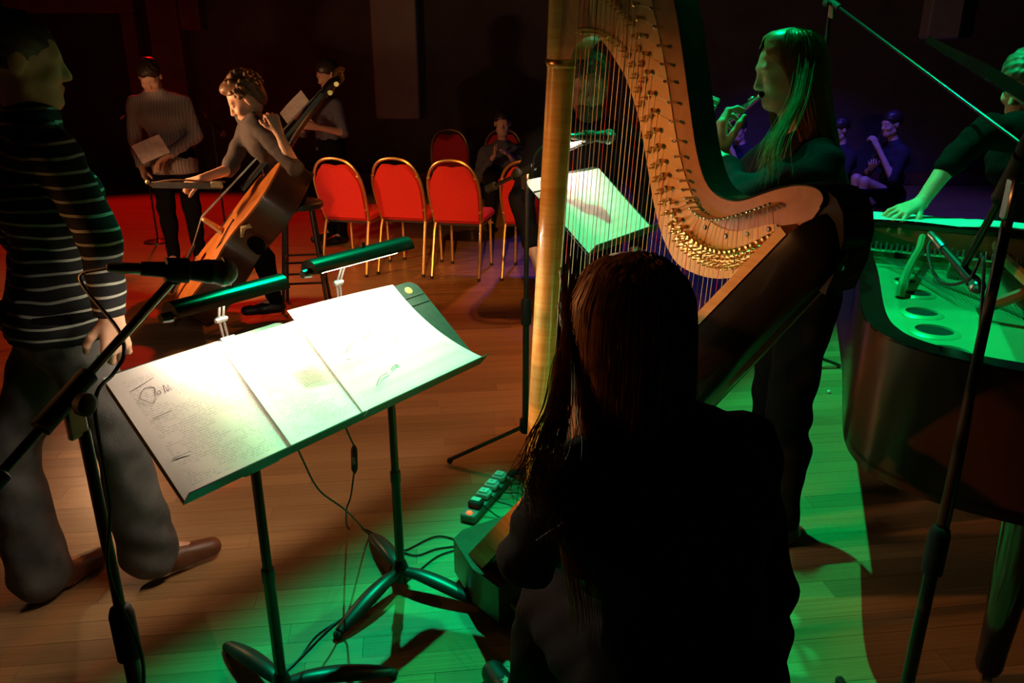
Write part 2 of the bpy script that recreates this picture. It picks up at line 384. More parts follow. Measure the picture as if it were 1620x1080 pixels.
# ------------------------------------------------------------------ paper
def paper_mat(name, kind):
    m, nt, b = node_mat(name); b.inputs['Roughness'].default_value = 0.75; b.inputs['Specular IOR Level'].default_value = 0.2
    uv = nt.nodes.new('ShaderNodeUVMap'); sp = nt.nodes.new('ShaderNodeSeparateXYZ'); nt.links.new(uv.outputs['UV'], sp.inputs[0])
    def mth(op, a, b_=None, c=None):
        n = nt.nodes.new('ShaderNodeMath'); n.operation = op
        for i, x in enumerate((a, b_, c)):
            if x is None: continue
            if isinstance(x, (int, float)): n.inputs[i].default_value = x
            else: nt.links.new(x, n.inputs[i])
        return n.outputs[0]
    U, Vv = sp.outputs['X'], sp.outputs['Y']
    if kind == 'plain':
        ink = None
    else:
        N = 58 if kind == 'text' else 8
        rows = mth('MULTIPLY', Vv, N); fr = mth('FRACT', rows); fl = mth('FLOOR', rows)
        if kind == 'text':
            line = mth('LESS_THAN', fr, 0.42)
            cb = nt.nodes.new('ShaderNodeCombineXYZ'); nt.links.new(mth('MULTIPLY', U, 60), cb.inputs[0]); nt.links.new(mth('MULTIPLY', fl, 3.71), cb.inputs[1])
            nz = nt.nodes.new('ShaderNodeTexNoise'); nz.inputs['Scale'].default_value = 1.0; nt.links.new(cb.outputs[0], nz.inputs['Vector'])
            words = mth('GREATER_THAN', nz.outputs['Fac'], 0.47)
            cb2 = nt.nodes.new('ShaderNodeCombineXYZ'); nt.links.new(mth('MULTIPLY', U, 4.0), cb2.inputs[0]); nt.links.new(mth('MULTIPLY', Vv, 9.0), cb2.inputs[1])
            n2 = nt.nodes.new('ShaderNodeTexNoise'); n2.inputs['Scale'].default_value = 1.0; nt.links.new(cb2.outputs[0], n2.inputs['Vector'])
            para = mth('GREATER_THAN', n2.outputs['Fac'], 0.44)
            ink = mth('MULTIPLY', mth('MULTIPLY', line, words), para)
            ink = mth('MULTIPLY', ink, mth('MULTIPLY', mth('GREATER_THAN', U, 0.10), mth('LESS_THAN', U, 0.94)))
            ink = mth('MULTIPLY', ink, mth('MULTIPLY', mth('GREATER_THAN', Vv, 0.06), mth('LESS_THAN', Vv, 0.92)))
            ink = mth('MULTIPLY', ink, 0.27)
        else:   # staves
            f5 = mth('FRACT', mth('MULTIPLY', fr, 12.0))
            stave = mth('MULTIPLY', mth('LESS_THAN', f5, 0.16), mth('LESS_THAN', fr, 0.40))
            ink = mth('MULTIPLY', stave, mth('MULTIPLY', mth('GREATER_THAN', U, 0.06), mth('LESS_THAN', U, 0.95)))
            ink = mth('MULTIPLY', ink, 0.5)
    if ink is None: b.inputs['Base Color'].default_value = (0.80, 0.77, 0.74, 1)
    else:
        mx = nt.nodes.new('ShaderNodeMix'); mx.data_type = 'RGBA'; nt.links.new(ink, mx.inputs[0])
        mx.inputs['A'].default_value = (0.80, 0.77, 0.74, 1); mx.inputs['B'].default_value = (0.05, 0.05, 0.055, 1)
        nt.links.new(mx.outputs['Result'], b.inputs['Base Color'])
    return m
M_text = paper_mat('printed_page', 'text'); M_stave = paper_mat('stave_page', 'stave'); M_plain = paper_mat('plain_page', 'plain')
def sheet(name, org, ex, uy, nd, wd, ht, lift, m, label, cat='sheet music', group=None, thick=0.0006, nx=24, ny=18, shape=None):
    """a page as a thin curved slab; lift(u, v) is its height over the desk, shape(u, v) may skew the outline"""
    vs = []; uvs = []
    for side in (1, 0):
        for j in range(ny + 1):
            for i in range(nx + 1):
                u, v = i / nx, j / ny; x, y = (u * wd, v * ht) if shape is None else shape(u, v)
                vs.append(org + ex * x + uy * y + nd * (lift(u, v) + side * thick)); uvs.append((u, v))
    n = (nx + 1) * (ny + 1); F = []
    for j in range(ny):
        for i in range(nx):
            a = j * (nx + 1) + i; q = (a, a + 1, a + nx + 2, a + nx + 1)
            F.append(q); F.append(tuple(n + k for k in q[::-1]))
    ring = [i for i in range(nx + 1)] + [(j + 1) * (nx + 1) - 1 for j in range(1, ny + 1)] + [ny * (nx + 1) + i for i in range(nx - 1, -1, -1)] + [j * (nx + 1) for j in range(ny - 1, 0, -1)]
    for k in range(len(ring)): a, b = ring[k], ring[(k + 1) % len(ring)]; F.append((b, a, n + a, n + b))
    me = bpy.data.meshes.new(name); me.from_pydata([tuple(p - org) for p in vs], [], F)
    ul = me.uv_layers.new(name='UVMap')
    for lp in me.loops: ul.data[lp.index].uv = uvs[lp.vertex_index]
    o = link_mesh(name, me, m, None, org, 60)
    return tag(o, label, cat, group)
off = ND * 0.0015
def wavy(s, a=0.0022): return lambda u, v: 0.001 + a * (1 + math.sin(3.1 * u + s)) * (0.4 + 0.6 * v) + 0.0015 * math.sin(9 * u + 4 * v + s)
G_P = 'pages on the front music stands'
A = sheet('sheet_music', LIP_L + UD * 0.004 + E_ * 0.004 + off, E_, UD, ND, 0.30, 0.335, wavy(0.3), M_text, 'page of small print with a pencilled doodle, leftmost on the front stands', group=G_P)
B_ = sheet('sheet_music', LIP_L + UD * 0.004 + E_ * 0.285 + off + ND * 0.007, E_, UD, ND, 0.27, 0.325, wavy(1.7), M_text, 'middle white page of print where the two front music stands meet', group=G_P)
def curl(u, v): return 0.012 + 0.004 * math.sin(3 * u) + (0.05 * max(0, u - 0.55) ** 1.6 * (1 - v) ** 1.5)
def cshape(u, v): return (u * (0.385 + 0.10 * (1 - v) ** 2.6), v * 0.34 + 0.02 * v * (1 - u))
C_ = sheet('sheet_music', LIP_L + UD * 0.003 + E_ * 0.515 + off, E_, UD, ND, 0.43, 0.34, curl, M_stave, 'bright stave page curling at its right edge beside the gold badge', group=G_P, shape=cshape)
M_ink = mat('black_ink', (0.03, 0.03, 0.035), 0.7); M_pencil = mat('pencil', (0.22, 0.21, 0.22), 0.7)
def ink(parent, org, pts, r=0.0007, m=None, lift=0.006):
    MB().tube(spline([org + E_ * x + UD * y + ND * lift for x, y in pts], 5), r, 4).build('pen_stroke', m or M_ink, parent)
oA = LIP_L + off
for q in ([(0.035, 0.285), (0.10, 0.30)], [(0.045, 0.205), (0.09, 0.208)], [(0.03, 0.10), (0.075, 0.10)]): ink(A, oA, q + [], 0.0006)
for q in ([(0.045, 0.262), (0.062, 0.280), (0.078, 0.283), (0.088, 0.275), (0.083, 0.262), (0.070, 0.243), (0.060, 0.243), (0.045, 0.262)],
          [(0.086, 0.262), (0.093, 0.265), (0.094, 0.258), (0.088, 0.256), (0.086, 0.262)], [(0.103, 0.255), (0.108, 0.275), (0.110, 0.255)], [(0.112, 0.256), (0.117, 0.272), (0.118, 0.254)],
          [(0.060, 0.262), (0.063, 0.264)]): ink(A, oA, q, 0.0006, M_pencil)
for k in range(9): ink(B_, oA, [(0.40 + 0.002 * k, 0.185 - 0.006 * k), (0.44, 0.188 - 0.006 * k), (0.475 + 0.003 * k, 0.184 - 0.006 * k)], 0.0005, mat('red_pencil', (0.55, 0.22, 0.16), 0.7), 0.014)
for q in ([(0.585, 0.185), (0.61, 0.200), (0.635, 0.203)], [(0.665, 0.205), (0.685, 0.212), (0.70, 0.210)], [(0.60, 0.062), (0.63, 0.080), (0.66, 0.083)], [(0.675, 0.086), (0.695, 0.095), (0.71, 0.092)],
          [(0.575, 0.165), (0.580, 0.160), (0.583, 0.163)], [(0.755, 0.165), (0.775, 0.173)]): ink(C_, oA, q, 0.0009, None, 0.0185)
oF = LIP_F + off
sheet('sheet_music', oF + E_ * 0.085 + UD * 0.004, E_, UD, ND, 0.40, 0.325, wavy(0.5, 0.002), M_stave, 'bright white page on the stand behind the harp strings')
def fold(u, v): return 0.002 + 0.085 * (1 - u) ** 1.2 * (1 - 0.3 * v)
sheet('sheet_music', oF + E_ * 0.004 + UD * -0.002, E_, UD, ND, 0.085, 0.22, lambda u, v: 0.003 + 0.01 * u, M_plain, 'small grey page leaning at the left end of the flute player\'s stand', group=None)
sheet('sheet_music', LIP_B - E_B * (DW / 2 - 0.03) + UD_B * 0.005 + ND_B * 0.002, E_B, UD_B, ND_B, 0.44, 0.33, lambda u, v: 0.004 + 0.05 * max(0, u - 0.75) ** 1.4, M_plain, 'glowing white page on the stand beside the bass player')

# ------------------------------------------------------------------ clip-on stand lights
M_hood = mat('lamp_hood', (0.010, 0.012, 0.011), 0.22, var=0.1, spec=0.7)
M_hoodin = mat('lamp_reflector', (0.75, 0.73, 0.68), 0.5)
def stand_light(top, ex, rd, length, rise, reach, label, strength, group='clip-on stand lights', side=0.0, rr=0.034, reader=2.5, back=176, col=(1.0, 0.77, 0.56), cap=0.0):
    """top: point of the desk's top edge where it is clipped"""
    t = thing('stand_light', label, 'stand light', top, group)
    c = top + rd * reach + Z3 * rise + ex * side
    arc = [R_(reader + (back - reader) * k / 12) for k in range(13)]
    def shell(r, x0, x1): return [[c + ex * x + rd * r * math.cos(a) + Z3 * r * math.sin(a) for a in arc] for x in (x0, x1)]
    b = MB(); o1, o2 = shell(rr, -length / 2, length / 2); i1, i2 = shell(rr - 0.0025, -length / 2, length / 2); n = 13
    b.add(o1 + o2 + i1 + i2, [(k, k + 1, n + k + 1, n + k) for k in range(n - 1)] + [(2 * n + k, 3 * n + k, 3 * n + k + 1, 2 * n + k + 1) for k in range(n - 1)] +
          [(0, n, 3 * n, 2 * n), (n - 1, 3 * n - 1, 4 * n - 1, 2 * n - 1)] + [(k, 2 * n + k, 2 * n + k + 1, k + 1) for k in range(n - 1)] + [(n + k, n + k + 1, 3 * n + k + 1, 3 * n + k) for k in range(n - 1)])
    hood = b.build('hood', M_hood, t)
    for sx in (-1, 1):
        pl = [c + ex * sx * length / 2 + rd * rr * math.cos(a) + Z3 * rr * math.sin(a) for a in arc]
        if cap: pl = [pl[0] + rd * cap * 2] + pl + [pl[-1] - Z3 * cap, pl[0] + rd * cap * 2 - Z3 * cap]  # lengthened caps are an added baffle keeping lamp light off figures behind
        MB().prism(pl, ex * sx * 0.006).build('end_cap', M_hood, hood)
    MB().tube([c + ex * (-length / 2 - 0.03), c + ex * (-length / 2 - 0.006)], [0.011, 0.014], 10).build('socket', M_hood, hood)
    MB().tube([c + ex * (-length * 0.40) - Z3 * 0.002, c + ex * (length * 0.40) - Z3 * 0.002], 0.008, 8).build('lamp_tube', glow('warm_lamp_tube_%g' % strength, col, strength), t)
    MB().tube([c + ex * (0.01) + rd * 0.004 + Z3 * (rr + 0.001), c + ex * 0.012 + rd * 0.001 + Z3 * (rr + 0.012)], 0.004, 6).build('screw', M_black, hood)
    j = top + Z3 * rise * 0.45 - rd * 0.012 + ex * side * 0.2
    for s in (-1, 1):
        MB().tube([top + ex * s * 0.006 - Z3 * 0.01, j + ex * s * 0.006, c + ex * (s * 0.006 - side * 0.6) - rd * rr * 0.9 + Z3 * 0.006], 0.0032, 7).build('arm', M_steel, t)
    MB().lathe(j - ex * 0.016, ex, [(0, 0.006), (0.004, 0.008), (0.028, 0.008), (0.032, 0.006)], 10).build('knuckle', M_steel, t)
    MB().frame_box(top - UD * 0.022 + ND * 0.001, ex, UD, ND, 0.045, 0.05, 0.014, 0.003).build('clip', M_black, t)
    return t
G_L = 'stand lights over the front pages'
stand_light(C_R + UD * DH - E_ * 0.06, E_, RD, 0.36, 0.125, 0.045, 'black tubular stand light over the bright stave page, a green glint along its hood', 300, G_L, side=0.05)
stand_light(C_L + UD * DH + E_ * 0.07, E_, RD, 0.30, 0.105, 0.035, 'black tubular stand light just right of the near microphone head', 230, G_L, side=0.0)
stand_light(C_F + UD * DH, E_, RD, 0.24, 0.11, 0.03, 'small stand light glaring behind the harp strings', 170, side=0.02, reader=8)
_sv = (UD, ND); UD, ND = UD_B, ND_B
stand_light(LIP_B + UD_B * DH, E_B, RD_B, 0.26, 0.12, 0.05, 'stand light clipped above the bass player\'s page', 3200, reader=25, col=(1.0, 0.5, 0.22), cap=0.06)
UD, ND = _sv

# ------------------------------------------------------------------ banquet chairs
M_red = mat('red_upholstery', (0.62, 0.018, 0.014), 0.85, var=0.18, scale=160, bump=0.25, bscale=500)
M_under = mat('chair_underside', (0.03, 0.02, 0.02), 0.9)
def make_chair():
    """local frame: x to the right, y forward, seen from behind"""
    t = thing('banquet_chair', '', 'chair', (0, 0, 0))
    hw = 0.195
    def back(x, z): return V3(x, -0.20 - 0.17 * (z - 0.46) / 0.46, z)
    side = [(-hw * 0.93, 0.40), (-hw, 0.55), (-hw * 1.03, 0.68), (-hw * 0.98, 0.77), (-hw * 0.80, 0.855), (-hw * 0.48, 0.908), (0, 0.925)]
    full = side + [(-x, z) for x, z in side[-2::-1]]
    MB().tube(spline([back(x, z) for x, z in full], 5), 0.0115, 8).build('back_frame', M_brass, t)
    # padded back panel, its top edge dipping under the hoop
    ins = [(-hw * 0.90, 0.455), (-hw * 0.95, 0.55), (-hw * 0.97, 0.68), (-hw * 0.90, 0.765), (-hw * 0.70, 0.835), (-hw * 0.52, 0.872), (-hw * 0.25, 0.872), (0, 0.862)]
    out = ins + [(-x, z) for x, z in ins[-2::-1]]
    b = MB(); n = len(out); nb = V3(0, -0.94, -0.347)
    rings = []
    for off_, sc in ((-0.020, 0.90), (-0.024, 0.985), (0, 1.0), (0.024, 0.985), (0.020, 0.90)):
        rings.append([back(x * sc, 0.66 + (z - 0.66) * sc) + nb * off_ for x, z in out])
    # rounder cushion towards the sitter
    vs = [p for r in rings for p in r]
    fs = [(i * n + k, i * n + (k + 1) % n, (i + 1) * n + (k + 1) % n, (i + 1) * n + k) for i in range(4) for k in range(n)] + [tuple(range(n)), tuple(range(4 * n, 5 * n))]
    b.add(vs, fs).build('back_panel', M_red, t, smooth=50)
    for (x, z) in ((-hw * 0.93, 0.79), (hw * 0.93, 0.79), (-hw * 0.96, 0.52), (hw * 0.96, 0.52)):
        MB().frame_box(back(x, z) + V3(0, -0.010, 0), (1, 0, 0), (0, 1, 0), (0, 0, 1), 0.026, 0.022, 0.02, 0.005).build('bracket', M_brass, t)
    # seat
    s = MB().frame_box(V3(0, 0.015, 0.455), (1, 0, 0), (0, 1, 0), (0, 0, 1), 0.40, 0.42, 0.07, 0.022); s.build('seat', M_red, t)
    MB().box((0, 0.015, 0.412), (0.34, 0.36, 0.02)).build('seat_pan', M_under, t)
    for sx in (-1, 1):
        MB().tube([V3(sx * hw * 0.93, -0.185, 0.43), V3(sx * hw * 0.95, -0.215, 0.36), V3(sx * hw * 0.98, -0.31, 0.008)], 0.0115, 8).build('leg', M_brass, t)
        MB().tube([V3(sx * 0.165, 0.19, 0.43), V3(sx * 0.17, 0.205, 0.008)], 0.0115, 8).build('leg', M_brass, t)
        MB().tube([V3(sx * hw * 0.93, -0.19, 0.405), V3(sx * 0.165, 0.19, 0.405)], 0.0095, 7).build('seat_rail', M_brass, t)
        for (x, y) in ((sx * hw * 0.98, -0.31), (sx * 0.17, 0.205)): MB().lathe((x, y, 0), Z3, [(0, 0.014), (0.02, 0.014), (0.024, 0.0115)], 10).build('foot', M_rubber, t)
    return t
def copy_tree(o, parent=None):
    c = o.copy(); COL.objects.link(c); c.parent = parent
    for ch in list(o.children): copy_tree(ch, c)
    return c
chair0 = make_chair()
CH = [((545, 436), -15, 'red banquet chair nearest the bar stool, its back half in shade'),
      ((634, 436), -14, 'red banquet chair second from the bass player, back fully lit'),
      ((720, 443), -12, 'red banquet chair third from the bass player, back fully lit'),
      ((832, 446), -10, 'red banquet chair beside the harp pillar, a ragged shadow on its back')]
for i, ((u, v), rz, lab) in enumerate(CH):
    o = chair0 if i == 0 else copy_tree(chair0)
    p = at_z(u, v); o.rotation_euler = (0, 0, R_(rz)); fw = V3(-math.sin(R_(rz)), math.cos(R_(rz)), 0)
    o.location = tuple(p + fw * 0.31); o['label'] = lab; o['group'] = 'red banquet chairs in a row'
for (x, y, rz, lab) in ((-0.62, 8.3, 190, 'dim red banquet chair far behind the lit row of chairs'),):
    o = copy_tree(chair0); o.location = (x, y, 0); o.rotation_euler = (0, 0, R_(rz)); o['label'] = lab; o['group'] = 'chairs in the dark hall'
# ------------------------------------------------------------------ microphones and their stands
M_mesh = mat('mic_grille', (0.22, 0.22, 0.23), 0.42, 0.8, var=0.5, scale=700, bump=0.7, bscale=900)
M_micbody = mat('mic_body', (0.012, 0.012, 0.014), 0.5, 0.0, var=0.1)
def microphone(tail, tip, label, group='vocal microphones', k=1.0):
    """handheld microphone from its connector end to the crown of the grille"""
    tail, tip = np.array(tail, float), np.array(tip, float); ax = nrm(tip - tail); L = np.linalg.norm(tip - tail)
    t = thing('microphone', label, 'microphone', tail, group); r = 0.0255 * k; c = tip - ax * r
    MB().lathe(tail, ax, [(0, 0.0115 * k), (0.004, 0.0125 * k), (L * 0.45, 0.016 * k), (L - 2 * r - 0.012, 0.0195 * k), (L - 2 * r - 0.004, 0.022 * k), (L - 2 * r + 0.004, 0.0215 * k)], 20).build('body', M_micbody, t)
    pr = [(L - 2 * r + 0.002, 0.021 * k)]
    for i in range(1, 13): a = math.pi * (0.28 + 0.72 * i / 12); pr.append((L - r - r * math.cos(a), max(0.0005, r * math.sin(a))))
    g = MB().lathe(tail, ax, pr, 24).build('grille', M_mesh, t)
    MB().lathe(c - ax * 0.0035, ax, [(0, r * 0.99), (0.0005, r * 1.04), (0.0065, r * 1.04), (0.007, r * 0.99)], 24).build('band', M_steel, g)
    MB().lathe(tail - ax * 0.052, ax, [(0, 0.005), (0.004, 0.0075), (0.022, 0.0085), (0.024, 0.0098), (0.052, 0.0098)], 14).build('connector', M_steel, t)
    return t
def clip_ring(c, ax, parent):
    MB().lathe(np.array(c) - nrm(ax) * 0.02, ax, [(0, 0.019), (0.002, 0.0215), (0.038, 0.0225), (0.04, 0.020)], 16).build('mic_clip', M_rubber, parent)
def boom_stand(foot, top_z, boom_a, boom_b, label, legs, clip=None, pole_top=None):
    foot = np.array(foot, float); t = thing('microphone_stand', label, 'microphone stand', foot, 'boom microphone stands')
    tp = V3(foot[0], foot[1], top_z)
    MB().lathe(foot + Z3 * 0.14, Z3, [(0, 0.0135), (0.50, 0.0135)], 14).build('lower_pole', M_black, t)
    MB().lathe(foot + Z3 * 0.60, Z3, [(0, 0.0135), (0.006, 0.021), (0.095, 0.021), (0.11, 0.017), (0.115, 0.010)], 16).build('clutch', M_rubber, t)
    MB().lathe(foot + Z3 * 0.70, Z3, [(0, 0.0095), (top_z - 0.70 - 0.02, 0.0095)], 12).build('upper_pole', M_black, t)
    a, b = np.array(boom_a, float), np.array(boom_b, float); ax = nrm(b - a)
    MB().tube([a, b], 0.0075, 12).build('boom', M_chrome_d, t)
    h = nrm(np.cross(ax, Z3)); s = (tp - a) @ ax; on = a + ax * s
    MB().frame_box((tp + on) / 2 - Z3 * 0.01, h, ax - Z3 * (ax @ Z3), Z3, 0.012, 0.035, 0.075, 0.004).build('swivel_plate', M_steel, t)
    MB().tube([on - ax * 0.055, on + ax * 0.055], 0.0155, 14).build('boom_clamp', M_rubber, t)
    MB().lathe(on + h * 0.012, h, [(0, 0.008), (0.02, 0.008), (0.022, 0.018), (0.034, 0.018), (0.038, 0.012)], 12).build('clamp_knob', M_rubber, t)
    MB().lathe(a, ax, [(0, 0.012), (0.004, 0.016), (0.05, 0.016), (0.054, 0.010)], 12).build('counterweight', M_rubber, t)
    MB().lathe(foot + Z3 * 0.12, Z3, [(0, 0.02), (0.01, 0.026), (0.06, 0.024), (0.07, 0.0135)], 14).build('hub', M_rubber, t)
    for g in legs:
        d = V3(math.cos(g), math.sin(g), 0)
        MB().tube([foot + Z3 * 0.15, foot + d * 0.32 + Z3 * 0.02], 0.0085, 8).build('leg', M_black, t)
        MB().ball(foot + d * 0.325 + Z3 * 0.014, 0.0135, 8, 6).build('foot', M_rubber, t)
    if clip is not None:
        clip_ring(clip[0], clip[1], t)
        MB().tube([b, np.array(clip[0]) - Z3 * 0.018], [0.009, 0.008], 8).build('clip_joint', M_rubber, t)
    return t
M_chrome_d = mat('boom_tube', (0.10, 0.10, 0.10), 0.22, 0.9, var=0.05)
# the near stand at the left
mt_, mp_ = at_d(222, 425, 1.33), at_d(376, 431, 1.42)
f0 = at_d(124, 640, 1.22); bend = at_d(272, 444, 1.37); rear = at_d(-40, 795, 1.08)
ax0 = nrm(bend - rear); cl = rear + ax0 * ((f0 - rear) @ ax0)
boom_stand((f0[0], f0[1], 0), cl[2] - 0.045, rear, bend, 'black boom microphone stand standing nearest at left, in front of the striped jumper', [R_(40), R_(160), R_(280)], ((mt_ + (mp_ - mt_) * 0.36), mp_ - mt_))
microphone(mt_, mp_, 'black vocal microphone with silver ball grille on the nearest boom stand')
M_cable = mat('black_cable', (0.012, 0.012, 0.012), 0.5)
M_wcable = mat('white_cable', (0.6, 0.6, 0.58), 0.5)
def cable(pts, r, label, m=None, n=8, group=None, seg=6):
    b = MB().tube(spline(pts, n), r, seg); o = b.build('cable', m or M_cable, None, origin=pts[0]); return tag(o, label, 'cable', group)
ct = mt_ - nrm(mp_ - mt_) * 0.05
pole = lambda z, dx=0.0, dy=0.0: V3(f0[0] + dx, f0[1] + dy, z)
cable([ct, ct + V3(-0.05, 0, -0.02), at_d(186, 520, 1.30), at_d(196, 560, 1.27), at_d(180, 590, 1.25), at_d(150, 640, 1.20), pole(0.93, 0.03, -0.02), pole(0.80, 0.012, -0.03), pole(0.62, 0.03, -0.015), pole(0.45, 0.012, -0.022), pole(0.3, 0.035, 0.0), pole(0.12, 0.05, -0.04), V3(f0[0] + 0.1, f0[1] - 0.2, 0.005)],
      0.0033, 'black microphone cable wound down the nearest boom stand')
# microphone behind the harp strings
ma, mb = at_d(912, 216, 2.72), at_d(972, 216, 2.80)
microphone(ma, mb, 'vocal microphone behind the harp strings, green along its top', k=1.02)
bA, bB = at_d(770, 300, 3.1), at_d(922, 226, 2.75)
fm = at_d(836, 268, 2.95); axm = nrm(bB - bA); clm = bA + axm * ((fm - bA) @ axm)
boom_stand((clm[0], clm[1], 0), clm[2] - 0.045, bA, bB, 'microphone stand half hidden behind the harp pillar', [R_(70), R_(190), R_(310)], (ma + (mb - ma) * 0.3, mb - ma))
cable([ma - nrm(mb - ma) * 0.05, at_d(868, 225, 2.7), at_d(845, 250, 2.7), at_d(845, 300, 2.75), at_d(858, 330, 2.78), at_d(866, 420, 2.8), at_d(870, 560, 2.9)], 0.004, 'cable looping from the microphone behind the harp pillar')

# ------------------------------------------------------------------ cables, power strip and plugs on the floor
g = lambda u, v, z=0.0045: at_z(u, v, z)
cable([at_d(470, 705, 1.98), at_d(478, 725, 2.05), at_d(505, 775, 2.2), at_d(548, 808, 2.38), g(585, 846), g(612, 866), g(640, 870), g(690, 848), g(732, 856)], 0.0028, 'black lamp cable running from the left front stand to the adaptor', n=7)
cable([at_d(545, 672, 2.1), at_d(553, 690, 2.15), at_d(560, 705, 2.2)], 0.0028, 'short black lead above the inline switch', n=5)
cable([at_d(560, 748, 2.24), at_d(555, 785, 2.32), at_d(548, 808, 2.4), g(552, 836), g(580, 838), g(605, 855), g(622, 880), g(600, 935), g(545, 975), g(500, 1005), g(470, 1045), g(430, 1080)], 0.0028, 'black lead falling from the inline switch to the floor', n=7)
sw = thing('inline_switch', 'small black inline switch hanging on a lamp lead under the right desk', 'switch', at_d(560, 748, 2.24))
s0, s1 = at_d(560, 704, 2.2), at_d(561, 748, 2.24)
MB().tube([s0, s0 * 0.85 + s1 * 0.15, s0 * 0.15 + s1 * 0.85, s1], [0.004, 0.0095, 0.0095, 0.004], 10).build('body', M_rubber, sw)
MB().frame_box((s0 + s1) / 2 - V3(0, 0.009, 0), (1, 0, 0), (0, 1, 0), (0, 0, 1), 0.008, 0.005, 0.022, 0.001).build('rocker', mat('grey_plastic', (0.2, 0.2, 0.2), 0.5), sw)
cable([g(634, 872), g(660, 878), g(690, 868), g(732, 862)], 0.0028, 'black lead crossing the green floor to the adaptor, straightest of three', n=7)
cable([g(640, 922), g(665, 900), g(695, 878), g(734, 866)], 0.0028, 'black lead curving from the right stand pole to the adaptor', n=7)
cable([g(596, 950), g(560, 965), g(520, 995), g(475, 1040), g(445, 1066)], 0.0028, 'black lead lying left of the right stand foot', n=7)
pt = g(565, 968, 0.0); jk = thing('cable_join', 'tiny black join on the lead left of the stand foot', 'connector', pt)
MB().tube([pt + V3(-0.015, -0.012, 0.008), pt + V3(0.015, 0.012, 0.008)], [0.005, 0.0075], 8).build('sleeve', M_rubber, jk)
MB().tube([pt + V3(0.015, 0.012, 0.008), pt + V3(0.022, 0.018, 0.008)], 0.004, 8).build('boot', M_black, jk)
# black adaptor at the harp's foot
ad = g(735, 862, 0); t = thing('plug_adaptor', 'black plug adaptor where the lamp leads meet, beside the harp foot', 'adaptor', ad)
MB().frame_box(ad + V3(0.02, 0, 0.023), (0.9, 0.4, 0), (-0.4, 0.9, 0), Z3, 0.055, 0.045, 0.044, 0.007).build('body', M_rubber, t)
MB().frame_box(ad + V3(-0.006, -0.012, 0.02), (0.9, 0.4, 0), (-0.4, 0.9, 0), Z3, 0.02, 0.02, 0.02, 0.004).build('strain_relief', M_black, t)
# power strip with four plugs
p0, p1 = g(742, 824, 0), g(795, 764, 0); sx = nrm(p1 - p0); sy = V3(-sx[1], sx[0], 0); Ls = np.linalg.norm(p1 - p0)
mid = (p0 + p1) / 2; M_strip = mat('grey_strip', (0.16, 0.17, 0.16), 0.45); M_white = mat('white_plastic', (0.62, 0.62, 0.60), 0.4)
t = thing('power_strip', 'four-socket power strip with red lit switch on the green floor', 'power strip', mid)
MB().frame_box(mid + Z3 * 0.016, sx, sy, Z3, Ls + 0.03, 0.062, 0.032, 0.005).build('body', M_strip, t)
MB().ball(p0 + sx * 0.004 + Z3 * 0.034, 0.011, 12, 8, sc=(1, 1, 0.6)).build('switch_lamp', glow('neon_red', (1.0, 0.05, 0.01), 4.0), t)
labs = ['black plug nearest the red switch of the power strip', 'white plug second from the red switch of the power strip', 'white plug third from the red switch of the power strip', 'white plug farthest from the red switch of the power strip']
for k in range(4):
    c = p0 + sx * (Ls * (0.20 + 0.235 * k)) + Z3 * 0.032; pm = M_rubber if k == 0 else M_white
    pl = thing('mains_plug', labs[k], 'plug', c, 'plugs in the power strip')
    MB().frame_box(c + Z3 * 0.013, sx, sy, Z3, 0.048, 0.052, 0.026, 0.007).build('body', pm, pl)
    MB().frame_box(c + Z3 * 0.028, sx, sy, Z3, 0.034 if k else 0.026, 0.036, 0.006, 0.002).build('cover', M_white, pl)
    if k: MB().lathe(c + Z3 * 0.031, Z3, [(0, 0.004), (0.001, 0.003)], 8).build('screw', M_steel, pl)
    e = c - sy * 0.028 + Z3 * 0.012
    cable([e, e - sy * 0.03 - Z3 * 0.02, e - sy * 0.08 + sx * 0.02 * k - Z3 * (c[2] + 0.006), e - sy * 0.16 + sx * (0.04 - 0.05 * k) - Z3 * (c[2] + 0.008)], 0.0026,
          ['thin lead from the black plug on the power strip', 'thin lead from the second plug of the power strip', 'thin lead from the third plug of the power strip', 'thin lead from the farthest plug of the power strip'][k], n=5, group='leads of the power strip')
cable([p1 + sx * 0.02 + Z3 * 0.02, g(812, 758), g(835, 752), g(870, 752)], 0.0042, 'pale supply cable of the power strip', M_wcable, group='leads of the power strip')
# small white ball on the floor
pb = g(1311, 622, 0); t = thing('floor_ball', 'tiny white ball lying on the green floor by the piano', 'ball', pb)
MB().ball(pb + Z3 * 0.010, 0.010, 12, 8).build('ball', M_white, t); MB().lathe(pb + Z3 * 0.0105, (1, 0, 0), [(0, 0.0102), (0.001, 0.0102)], 16).build('seam', M_strip, t)
# ------------------------------------------------------------------ the pedal harp
HD = nrm((math.cos(R_(58)), -math.sin(R_(58)), 0)); HN = V3(-0.848, -0.530, 0); HN = nrm(HN - HD * (HN @ HD))
HC = V3(0.01, 2.182, 0)
def hp(s, z, n=0.0): return HC + HD * s + HN * n + Z3 * z
def hxy(u, v, n=0.0):
    P = at_plane(u, v, HC + HN * n, HN); return np.array([(P - HC) @ HD, P[2]])
M_maple = wood('harp_maple', (0.62, 0.29, 0.07), (0.76, 0.42, 0.13), 0.24, (3, 3, 38), 0.5, wscale=0.8)
M_neck = wood('harp_neck_veneer', (0.32, 0.115, 0.035), (0.43, 0.18, 0.06), 0.35, (9, 9, 9), 0.25)
M_harpblk = mat('harp_black_lacquer', (0.012, 0.009, 0.007), 0.22, var=0.2, coat=0.4)
M_plate = mat('harp_action_plate', (0.64, 0.38, 0.16), 0.45, 0.2, var=0.08, scale=20)
M_gold = mat('harp_brass', (0.80, 0.52, 0.20), 0.28, 1.0, var=0.05)
